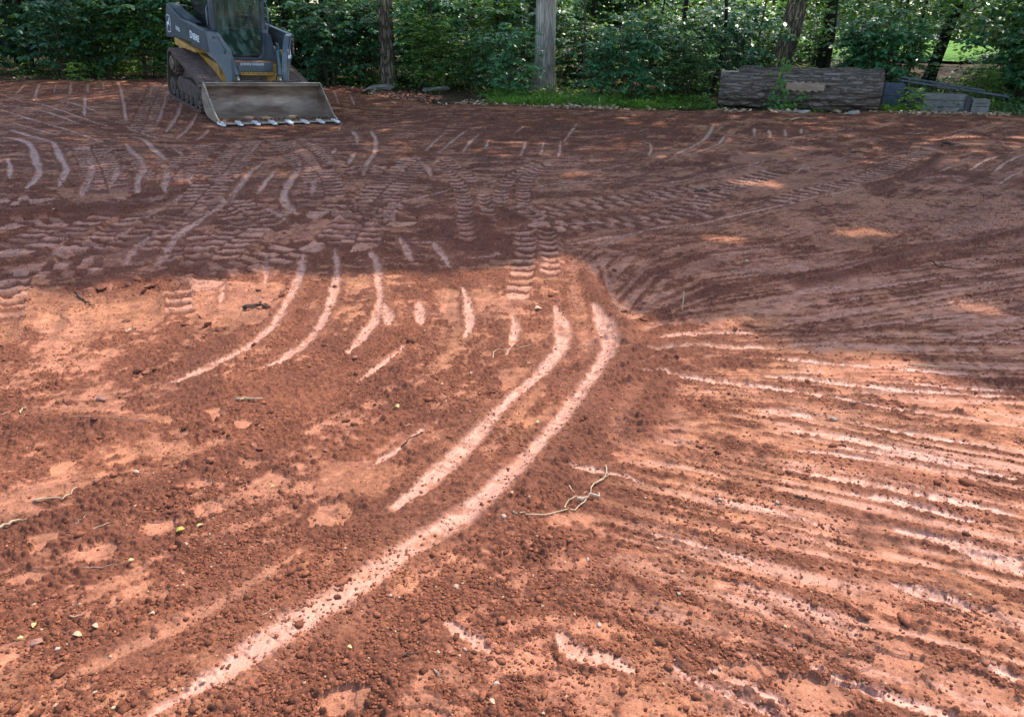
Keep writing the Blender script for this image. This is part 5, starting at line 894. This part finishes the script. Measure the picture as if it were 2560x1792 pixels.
# tinted glass
gm=bpy.data.materials.new('tinted_glass');gm.use_nodes=True;gn=gm.node_tree;gn.nodes.remove(gn.nodes['Principled BSDF'])
tr=gn.nodes.new('ShaderNodeBsdfTransparent');tr.inputs[0].default_value=(.60,.78,.70,1);gl=gn.nodes.new('ShaderNodeBsdfGlossy');gl.inputs[0].default_value=(.85,.95,.92,1);gl.inputs['Roughness'].default_value=.04
df=gn.nodes.new('ShaderNodeBsdfDiffuse');df.inputs[0].default_value=(.20,.27,.22,1)
fr=gn.nodes.new('ShaderNodeFresnel');fr.inputs[0].default_value=1.5;mx=gn.nodes.new('ShaderNodeMixShader');gn.links.new(fr.outputs[0],mx.inputs[0]);gn.links.new(tr.outputs[0],mx.inputs[1]);gn.links.new(gl.outputs[0],mx.inputs[2])
dn=gn.nodes.new('ShaderNodeTexNoise');dn.inputs['Scale'].default_value=3;dn.inputs['Detail'].default_value=6;dmr=gn.nodes.new('ShaderNodeMapRange');dmr.inputs[1].default_value=.45;dmr.inputs[2].default_value=.8;dmr.inputs[3].default_value=.06;dmr.inputs[4].default_value=.6
gtc=gn.nodes.new('ShaderNodeTexCoord');gmp=gn.nodes.new('ShaderNodeMapping');gmp.inputs['Scale'].default_value=(3,3,.6);gn.links.new(gtc.outputs['Object'],gmp.inputs[0]);gn.links.new(gmp.outputs[0],dn.inputs[0]);gn.links.new(dn.outputs[0],dmr.inputs[0])
mx2=gn.nodes.new('ShaderNodeMixShader');gn.links.new(dmr.outputs[0],mx2.inputs[0]);gn.links.new(mx.outputs[0],mx2.inputs[1]);gn.links.new(df.outputs[0],mx2.inputs[2]);gn.links.new(mx2.outputs[0],gn.nodes['Material Output'].inputs[0])
UY,UZ=(0,1,0),(0,0,1)
def plate(poly,x,t,name,mt,par,bev=.008,label=None):
    mb=MB(); mb.prism(poly,(x,0,0),UY,UZ,(t,0,0)); return mb.build(name,mt,par,bev,label=label)
# --- tracks
TP=[(-.87,.0),(.70,.0),(.80,.08),(.84,.22),(.82,.36),(.735,.482),(-.62,.815),(-.76,.84),(-.88,.76),(-.93,.61),(-1.04,.30),(-1.065,.15),(-1.0,.04)]
def dens(P,step=.02):
    out=[]
    n=len(P)
    for i in range(n):
        a=Vector(P[i]);b=Vector(P[(i+1)%n]);k=max(1,int((b-a).length/step))
        for j in range(k): out.append(a.lerp(b,j/k))
    for _ in range(18): out=[(out[i-1]+out[i]*2+out[(i+1)%len(out)])/4 for i in range(len(out))]
    return out
def track(sx):
    xa,xb=.555*sx,.965*sx; path=dens(TP); n=len(path); mb=MB()
    nor=[]
    for i in range(n):
        d=(path[(i+1)%n]-path[i-1]).normalized(); nor.append(Vector((d.y,-d.x)))
    V=[]
    for i in range(n):
        p=path[i]; q=p-nor[i]*.035
        V+=[(xa,p.x,p.y),(xb,p.x,p.y),(xb,q.x,q.y),(xa,q.x,q.y)]
    F=[]
    for i in range(n):
        j=(i+1)%n
        for k in range(4): F.append((i*4+k,i*4+(k+1)%4,j*4+(k+1)%4,j*4+k))
    mb.add(V,F)
    tk=mb.build('track',K_under,root); mb=MB()  # belt coloured darker than its lugs so the gaps read dark
    cum=[0]
    for i in range(n): cum.append(cum[-1]+(path[(i+1)%n]-path[i]).length)
    L=cum[-1]; N=int(L/.088)
    def P_(s):
        s%=L
        i=max(0,min(n-1,int(np.searchsorted(cum,s)-1))); t=(s-cum[i])/(cum[i+1]-cum[i]+1e-9); return path[i].lerp(path[(i+1)%n],t),nor[i]
    for k in range(N):
        for c in range(3):
            s=(k+.5*(c%2))*L/N; p,nn=P_(s); d=Vector((-nn.y,nn.x)); w=(xb-xa)/3; xc=xa+w*(c+.5)
            h=.022; m=Matrix(((1,0,0),(0,d.x,nn.x),(0,d.y,nn.y)))
            mb.box((xc,p.x+nn.x*h/2,p.y+nn.y*h/2),(abs(w)*.93,.060,h),m)
    mb.build('tread',K_rub,tk,.004)
    # undercarriage
    mb=MB(); mb.prism([(-.62,.16),(.45,.14),(.52,.20),(.50,.36),(.10,.42),(-.55,.40),(-.66,.30)],(.90*sx,0,0),UY,UZ,(-.10*sx,0,0))
    fr_=mb.build('track_frame',K_under,root,.01)
    mb=MB(); mb.box((.905*sx,.25,.27),(.012,.34,.13)); mb.build('guard_plate',K_under,fr_,.003)
    mb=MB()
    mb.prism([(-.86,.34),(.0,.44),(.02,.50),(-.60,.52),(-.84,.44)],(.80*sx,0,0),UY,UZ,(-.2*sx,0,0)); mb.build('axle_housing',K_under,root,.01)
    for yy in(-.58,-.32,-.06,.20,.46):
        mb=MB(); mb.cyl((.94*sx,yy,.105),(.60*sx,yy,.105),.075,20); mb.cyl((.955*sx,yy,.105),(.94*sx,yy,.105),.03,12); mb.build('roller',K_under,root,.006,smooth=False)
    for (yy,zz,rr) in((.615,.245,.19),(-.85,.20,.15)):
        mb=MB(); mb.cyl((.93*sx,yy,zz),(.62*sx,yy,zz),rr,32); mb.cyl((.95*sx,yy,zz),(.93*sx,yy,zz),rr*.35,20); mb.build('idler',K_under,root,.008)
    mb=MB(); mb.cyl((.92*sx,-.72,.60),(.66*sx,-.72,.60),.17,32)
    for k in range(12):
        a=k*math.pi/6; mb.box((.80*sx,-.72+.18*math.cos(a),.60+.18*math.sin(a)),(.2,.05,.05),Matrix.Rotation(a,3,'X'))
    sp_=mb.build('sprocket',K_under,root,.006)
    mb=MB(); mb.cyl((.955*sx,-.72,.60),(.90*sx,-.72,.60),.115,28); mb.build('hub',K_brz,sp_,.01)
track(1);track(-1)
# --- body
mb=MB(); mb.prism([(-1.25,.50),(-1.30,1.15),(-.95,1.14),(-.45,1.12),(-.44,.80),(.50,.74),(.55,.56),(.60,.30),(.45,.22),(-1.0,.25)],(-.54,0,0),UY,UZ,(1.08,0,0)); body=mb.build('body',K_yel,root,.015)
mb=MB(); mb.prism([(-1.42,.62),(-1.45,1.16),(-1.40,1.20),(-1.22,1.20),(-1.22,.58)],(-.62,0,0),UY,UZ,(1.24,0,0)); mb.build('engine_door',K_grey,root,.02)
for sx in(1,-1):
    mb=MB(); mb.box((.60*sx,-1.05,.95),(.14,.26,.62)); mb.build('rear_tower',K_yel,root,.015)
    mb=MB(); mb.prism([(-.95,.88),(.18,.88),(.12,.93),(-.95,1.0)],(.50*sx,0,0),UY,UZ,(.30*sx,0,0)); mb.build('fender',K_yel,root,.008)
# front face
mb=MB(); mb.box((0,.56,.725),(.72,.16,.16)); fp=mb.build('front_panel',K_grey2,root,.012)
mb=MB(); mb.box((0,.585,.80),(.66,.12,.018)); mb.build('step_dirt',mat('caked_dirt',(.22,.11,.07),.95,col2=(.32,.17,.11),ns=20,bump=1),fp,.004)
mb=MB(); mb.box((0,.60,.615),(.70,.14,.055)); mb.build('yellow_step',K_yel,root,.006)
mb=MB(); mb.box((0,.57,.40),(.50,.12,.36))
for k in range(7): mb.box((-.2+k*.065,.635,.40),(.025,.012,.34))
mb.build('belly_plate',K_under,root,.004)
mb=MB()
for k in range(-3,4): mb.cyl((k*.085,.665,.625),(k*.085,.68,.625),.009,8)
mb.build('bolts',K_under,fp)
# --- cab
HW=.44; cab=MB()
def post(a,b,w_,d_=None): cab.bar(a,b,w_,d_ or w_)
for sx in(1,-1):
    post((HW*sx,.06,1.22),(HW*sx,.02,2.0),.07,.07); post((HW*sx,-.98,1.15),(HW*sx,-.98,2.0),.07,.07)
    post((HW*sx,.06,1.24),(.30*sx,.34,.83),.06,.06); post((HW*sx,-.98,1.2),(HW*sx,.06,1.2),.05,.05); post((HW*sx,-.98,1.98),(HW*sx,.05,1.98),.06,.06)
post((-.28,.35,.82),(.28,.35,.82),.05); post((-HW,.03,1.98),(HW,.03,1.98),.07); post((-HW,-.98,1.98),(HW,-.98,1.98),.07)
cabo=cab.build('cab_frame',K_grey,root,.012)
mb=MB(); mb.prism([(-1.05,2.0),(-1.02,2.06),(-.9,2.09),(.0,2.09),(.12,2.06),(.15,2.0)],(-.48,0,0),UY,UZ,(.96,0,0)); mb.build('roof',K_grey,cabo,.015)
mb=MB(); mb.bar((.47,-.92,1.12),(.47,-.92,2.0),.05,.04); mb.build('corner_post',K_yel,cabo,.004)
mb=MB(); mb.cyl((.56,-1.12,1.30),(.56,-1.12,1.52),.08,18); mb.build('air_cleaner',K_black,root,.01)
# door glass: upper pane and sloped lower pane
gp=[(-.40,1.96),(.40,1.96),(.40,1.27),(.34,1.05),(.22,.86),(-.22,.86),(-.34,1.05),(-.40,1.27)]
def gy(z): return .07-.04*(z-1.2) if z>1.25 else .07+(1.25-z)*.72
mb=MB(); rows=[1.96,1.6,1.27,1.16,1.05,.95,.86]; wd_=[.40,.40,.40,.375,.34,.285,.21]; V=[]
for z_,w_ in zip(rows,wd_): V+=[(-w_,gy(z_),z_),(0,gy(z_),z_),(w_,gy(z_),z_)]
F=[(i*3+k,i*3+k+1,i*3+k+4,i*3+k+3) for i in range(len(rows)-1) for k in(0,1)]
mb.add(V,F); door=mb.build('door_glass',gm,root)
sol=door.modifiers.new('t','SOLIDIFY'); sol.thickness=.006
mb=MB(); L_=[V[i*3] for i in range(7)]; R_=[V[i*3+2] for i in range(7)]
for P4 in(L_,R_): mb.tube([(p_[0],p_[1]+.008,p_[2]) for p_ in P4],.018,8)
mb.tube([(p_[0],p_[1]+.008,p_[2]) for p_ in(L_[-1],R_[-1])],.018,8); mb.build('door_seal',K_black,door,smooth=True)
# side infill behind the lower door corner
for sx in(1,-1):
    mb=MB(); v_=[(.41*sx,gy(1.27)-.02,1.27),(.375*sx,gy(1.16)-.02,1.16),(.34*sx,gy(1.05)-.02,1.05),(.285*sx,gy(.95)-.02,.95),(.21*sx,gy(.86)-.02,.86),(.36*sx,.40,.80),(.54*sx,.40,.80),(.54*sx,.12,1.20)]
    mb.add(v_,[tuple(range(8))] if sx>0 else [tuple(range(7,-1,-1))]); mb.build('corner_panel',K_grey,root)
    # mesh side window
    mb=MB()
    for k in range(-8,26):
        a=k*.06; 
        for s_ in(1,-1):
            y0,z0=-.95+a,1.24; y1,z1=y0+.70*s_,1.24+.70
            if s_<0: y0,y1=y0,y0-.70
            pts=[]
            for t in np.linspace(0,1,29):
                yy=y0+(y1-y0)*t;zz=z0+(z1-z0)*t
                if -.94<yy<.02: pts.append((yy,zz))
            if len(pts)>1: mb.bar((HW*sx,pts[0][0],pts[0][1]),(HW*sx,pts[-1][0],pts[-1][1]),.006,.006,up=(1,0,0.01))
    mb.build('side_screen',K_black,cabo)
    mb=MB(); mb.tube([(.50*sx,.08,1.26),(.53*sx,.10,1.32),(.53*sx,.08,1.56),(.50*sx,.06,1.62)],.012,8); mb.build('grab_handle',K_grey2,cabo,smooth=True)
mb=MB(); mb.box((0,-.70,1.18),(.78,.5,.05));mb.box((0,-.1,.82),(.70,.7,.03)); mb.box((0,-.95,1.30),(.80,.04,.22)); mb.box((0,-.40,.98),(.80,.03,.38)); mb.box((0,.18,.835),(.6,.36,.02)); mb.box((0,-.96,1.94),(.80,.04,.08)); mb.build('cab_floor',K_in,cabo)
mb=MB(); mb.box((0,-.42,1.34),(.46,.44,.12)); mb.box((0,-.68,1.62),(.44,.12,.56),Matrix.Rotation(R(8),3,'X')); mb.box((0,-.70,1.93),(.24,.09,.16)); mb.build('seat',K_in,root,.03)
for sx in(1,-1):
    mb=MB(); mb.box((.31*sx,-.35,1.42),(.10,.40,.08)); mb.tube([(.30*sx,-.16,1.44),(.29*sx,-.10,1.56),(.28*sx,-.10,1.64)],[.02,.016,.022],8); mb.build('control_lever',K_black,root,.01)
mb=MB(); mb.prism([(-.06,1.46),(.0,1.44),(.0,1.24),(-.06,1.22)],(.27,0,0),UY,UZ,(.09,0,0)); mb.build('mirror',K_black,root,.02)
mb=MB(); mb.bar((-.34,.125,1.95),(-.20,.115,1.52),.012); mb.bar((-.25,.125,1.60),(-.12,.11,1.36),.022); mb.cyl((-.13,.12,1.37),(-.13,.15,1.37),.02,10); mb.build('wiper',K_black,root)
for z_ in(1.78,1.24):
    mb=MB(); mb.box((-.46,.10,z_),(.08,.05,.05)); mb.cyl((-.49,.11,z_-.06),(-.49,.11,z_+.10),.016,10); mb.cyl((-.42,.13,z_),(-.42,.10,z_),.028,12); mb.build('door_hinge',K_grey2,cabo,.004)
mb=MB(); mb.tube([(-.47,.11,1.38),(-.50,.14,1.44),(-.50,.12,1.66),(-.47,.09,1.72)],.012,8); mb.build('grab_handle',K_grey2,cabo,smooth=True)
# --- loader arms
RA=[(-1.42,1.50),(-1.34,1.53),(-.64,1.335),(.606,1.262),(.652,.944),(.209,.967),(-.252,1.005),(-.90,1.005),(-1.55,.94),(-1.62,1.02)]
KN=[(.752,.581,1.26),(.63,.759,1.25),(.503,.946,.998),(.481,.977,.856),(.473,.989,.629),(.478,.982,.50),(.537,.896,.46),(.558,.865,.638),(.636,.752,.798),(.717,.633,.889),(.752,.581,.94)]
for sx in(1,-1):
    mb=MB(); mb.prism([(a,b) for a,b in RA],(.76*sx,0,0),UY,UZ,(-.09*sx,0,0)); arm=mb.build('loader_arm',K_grey,root,.008)
    mb=MB(); v_=[(a*sx,b,c) for a,b,c in KN]; nrm=Vector((-.84*sx,-.545,0))*.09
    mb.prism([(0,0)],(0,0,0),UY,UZ,(0,0,0)) if False else None
    n_=len(v_); mb.add(v_+[tuple(Vector(p_)+nrm) for p_ in v_],[tuple(range(n_)),tuple(range(2*n_-1,n_-1,-1))]+[(i,i+n_,(i+1)%n_+n_,(i+1)%n_) for i in range(n_)])
    mb.build('arm_front',K_grey2,arm,.006)
    # handle rod on the front of the arm
    mb=MB(); mb.tube([(.655*sx,.74,1.17),(.66*sx,.765,1.20),(.63*sx,.80,1.19),(.545*sx,.92,.99),(.55*sx,.90,.965)],.012,8); mb.build('grab_bar',K_grey2,arm,smooth=True)
    # tilt cylinder
    mb=MB(); mb.tube([(.425*sx,.74,1.0),(.40*sx,.84,.80)],.038,14); mb.tube([(.40*sx,.84,.80),(.37*sx,.93,.62)],.047,14); cy=mb.build('tilt_cylinder',K_chr,root,.004)
    mb=MB(); mb.tube([(.37*sx,.93,.62),(.35*sx,.98,.50)],.024,10); mb.cyl((.40*sx,.98,.50),(.30*sx,.98,.50),.045,14); mb.build('rod',K_rod,cy,smooth=True)
    mb=MB(); mb.tube([(.44*sx,.72,.90),(.38*sx,.82,.84),(.34*sx,.90,.74),(.31*sx,.93,.62),(.30*sx,.90,.52)],.010,6); mb.build('hose',K_hose,cy,smooth=True)
    mb=MB(); mb.prism([(.60,1.12),(.70,1.10),(.82,.86),(.74,.60),(.60,.62)],(.46*sx,0,0),UY,UZ,(-.03*sx,0,0)); mb.build('inner_bracket',K_grey,arm,.006)
# hoses over the left arm
for k in range(5):
    mb=MB(); o_=k*.022; mb.tube([(.735-o_,-1.30,1.53),(.72-o_,-1.0,1.455+.012*k),(.70-o_,-.75,1.385+.012*k),(.68-o_,-.50,1.345+.01*k),(.62-o_,-.2,1.31)],.010,6); mb.build('hose',K_hose,root,smooth=True)
# coupler block panel on the right arm
mb=MB(); mb.prism([(0,0),(.16,0),(.16,.30),(0,.30)],(-.775,.30,.93),(0,1,0),UZ,(.01,0,0)); 
cb=MB(); cb.box((-.655,.735,1.08),(.11,.02,.30),Matrix.Rotation(R(34),3,'Z')); cpl=cb.build('coupler_panel',K_black,root,.004)
for zz in(1.19,1.11,1.04): 
    mb=MB(); mb.cyl((-.66,.73,zz),(-.68,.79,zz-.005),.026 if zz!=1.11 else .018,12); mb.build('coupler',K_brz,cpl,.003)
mb=MB(); mb.tube([(-.62,.78,.93),(-.60,.83,.94),(-.58,.82,.90)],.022,8); mb.build('coupler',K_lens,cpl,smooth=True)
mb=MB(); mb.box((-.555,.885,.97),(.10,.006,.15),Matrix.Rotation(R(34),3,'Z')); mb.build('paper_tag',K_wht,root,.003)
# --- quick coupler behind the bucket
mb=MB(); mb.prism([(.82,.12),(.99,.10),(1.00,.50),(.93,.55),(.82,.50)],(-.50,0,0),UY,UZ,(.12,0,0)); mb.prism([(.82,.12),(.99,.10),(1.00,.50),(.93,.55),(.82,.50)],(.50,0,0),UY,UZ,(-.12,0,0)); mb.box((0,.93,.30),(.9,.05,.34)); mb.build('quick_coupler',K_under,root,.006)
# --- bucket
bp=[(1.80,.012),(1.55,.012),(1.32,.02),(1.16,.06),(1.06,.15),(1.02,.27),(1.03,.38),(1.07,.46),(1.12,.52)]
def smth(P,k=2):
    for _ in range(k):
        Q_=[P[0]]
        for a,b in zip(P[:-1],P[1:]): Q_+=[(a[0]*.75+b[0]*.25,a[1]*.75+b[1]*.25),(a[0]*.25+b[0]*.75,a[1]*.25+b[1]*.75)]
        P=Q_+[P[-1]]
    return P
bq=smth(bp); inn=[(a,b) for a,b in bq]; outp=[]
for i,(a,b) in enumerate(bq):
    p0=Vector(bq[max(0,i-1)]);p1=Vector(bq[min(len(bq)-1,i+1)]);d=(p1-p0).normalized(); outp.append((a-d.y*-.0+(-d.y)*-.012*-1,b+d.x*.012*-1*-1))
mb=MB(); mb.prism(inn+outp[::-1],(-.985,0,0),UY,UZ,(1.97,0,0)); bk=mb.build('bucket',K_buck,root,0)
side=bq+[(1.17,.505),(1.42,.30),(1.66,.10),(1.80,.05)]
for sx in(1,-1):
    mb=MB(); mb.prism(side,(.985*sx,0,0),UY,UZ,(.014*sx,0,0)); sp_=mb.build('side_plate',K_buck,bk)
    mb=MB()
    E=[(1.12,.535),(1.17,.512),(1.42,.305),(1.66,.105),(1.83,.035)]
    for a,b in zip(E[:-1],E[1:]): mb.bar((.992*sx,a[0],a[1]),(.992*sx,b[0],b[1]),.024,.020,up=(1,0,.01))
    mb.build('side_edge',K_edge,sp_,.003)
mb=MB(); mb.box((0,1.115,.505),(1.97,.035,.06)); mb.build('top_bar',K_buck,bk,.008)
mb=MB(); mb.box((0,1.13,.537),(1.99,.05,.010)); mb.build('top_edge',K_edge,bk,.003)
mb=MB(); mb.box((.32,1.07,.552),(.36,.10,.016)); mb.box((-.36,1.07,.552),(.36,.10,.016)); mb.box((0,1.07,.550),(.22,.06,.012)); mb.build('hook_plate',K_under,bk,.003)
mb=MB(); mb.box((0,1.765,.016),(2.0,.13,.020)); mb.build('cutting_edge',K_edge,bk,.004)
mb=MB(); g3=random.Random(4)
for i in range(70):
    xx_=g3.uniform(-.95,.95); yy_=g3.uniform(1.50,1.74); r_=g3.uniform(.006,.022); mb.box((xx_,yy_,.03+r_*.3),(r_*2,r_*1.6,r_),Matrix.Rotation(g3.uniform(0,3),3,'Z'))
mb.build('soil_in_bucket',M_clod,bk,.003)
for i in range(8):
    X=-.965+i*1.93/7; mb=MB()
    mb.add([(X-.045,1.72,.045),(X+.045,1.72,.045),(X+.030,1.93,.030),(X-.030,1.93,.030),(X-.045,1.72,.000),(X+.045,1.72,.000),(X+.030,1.93,.004),(X-.030,1.93,.004)],[(0,1,2,3),(4,7,6,5),(0,4,5,1),(1,5,6,2),(2,6,7,3),(3,7,4,0)])
    mb.build('tooth',K_tooth,bk,.006)
# --- lettering and emblem
def text(s,size,name,mt,par,o,u,v,squash=1,weight=.0):
    cu=bpy.data.curves.new(name,'FONT'); cu.body=s; cu.size=size; cu.align_x='CENTER'; cu.align_y='CENTER'; cu.extrude=.0015; cu.offset=weight
    t=bpy.data.objects.new('tmp',cu); COL.objects.link(t); bpy.context.view_layer.update()
    me=bpy.data.meshes.new_from_object(t); COL.objects.unlink(t); bpy.data.objects.remove(t)
    ob=link(name,me,par,mt); u=Vector(u).normalized();v=Vector(v).normalized();w_=u.cross(v)
    ob.matrix_local=Matrix.Translation(Vector(o))@Matrix((u,v,w_)).transposed().to_4x4()@Matrix.Diagonal((squash,1,1,1)); return ob
la=[c for c in root.children if c.name.startswith('loader_arm')]
tl=(0,1,-.055)
text('EERE',.135,'lettering',K_wht,la[0],(.7625,.178,1.108),tl,(0,.055,1),1.2,.003); text('D',.17,'lettering',K_wht,la[0],(.7625,-.075,1.128),tl,(0,.055,1),1.05,.003)
text('325G',.085,'lettering',K_wht,la[0],(.7625,-.82,1.150),(0,1,-.10),(0,.10,1),1.35,.001)
text('JOHN DEERE',.055,'lettering',K_wht,fp,(0,.6425,.765),(-1,0,0),(0,0,1),1.3,.0005)
mb=MB(); mb.prism([(0.16*math.copysign(abs(math.cos(a))**.5,math.cos(a))*.80,.145*math.copysign(abs(math.sin(a))**.7,math.sin(a))) for a in np.linspace(0,6.283,33)[:-1]],(.7605,-1.36,1.19),UY,UZ,(.003,0,0)); em=mb.build('emblem',K_wht,la[0])
mb=MB(); mb.prism([(0.145*math.copysign(abs(math.cos(a))**.5,math.cos(a))*.80,.131*math.copysign(abs(math.sin(a))**.7,math.sin(a))) for a in np.linspace(0,6.283,33)[:-1]],(.7615,-1.36,1.19),UY,UZ,(.004,0,0)); mb.build('emblem_field',K_grey,em)
deer=[(-.075,.010),(-.055,.030),(-.02,.028),(.02,.035),(.038,.06),(.030,.085),(.036,.10),(.042,.085),(.055,.078),(.078,.062),(.074,.052),(.056,.052),(.050,.03),(.046,.005),(.07,-.03),(.062,-.035),(.034,-.012),(.0,-.012),(-.03,-.008),(-.05,-.03),(-.085,-.075),(-.092,-.07),(-.068,-.025),(-.075,-.005)]
mb=MB(); mb.prism([(a*1.1,b*1.15) for a,b in deer],(.766,-1.36,1.185),UY,UZ,(.002,0,0)); mb.build('deer_shape',K_wht,em)
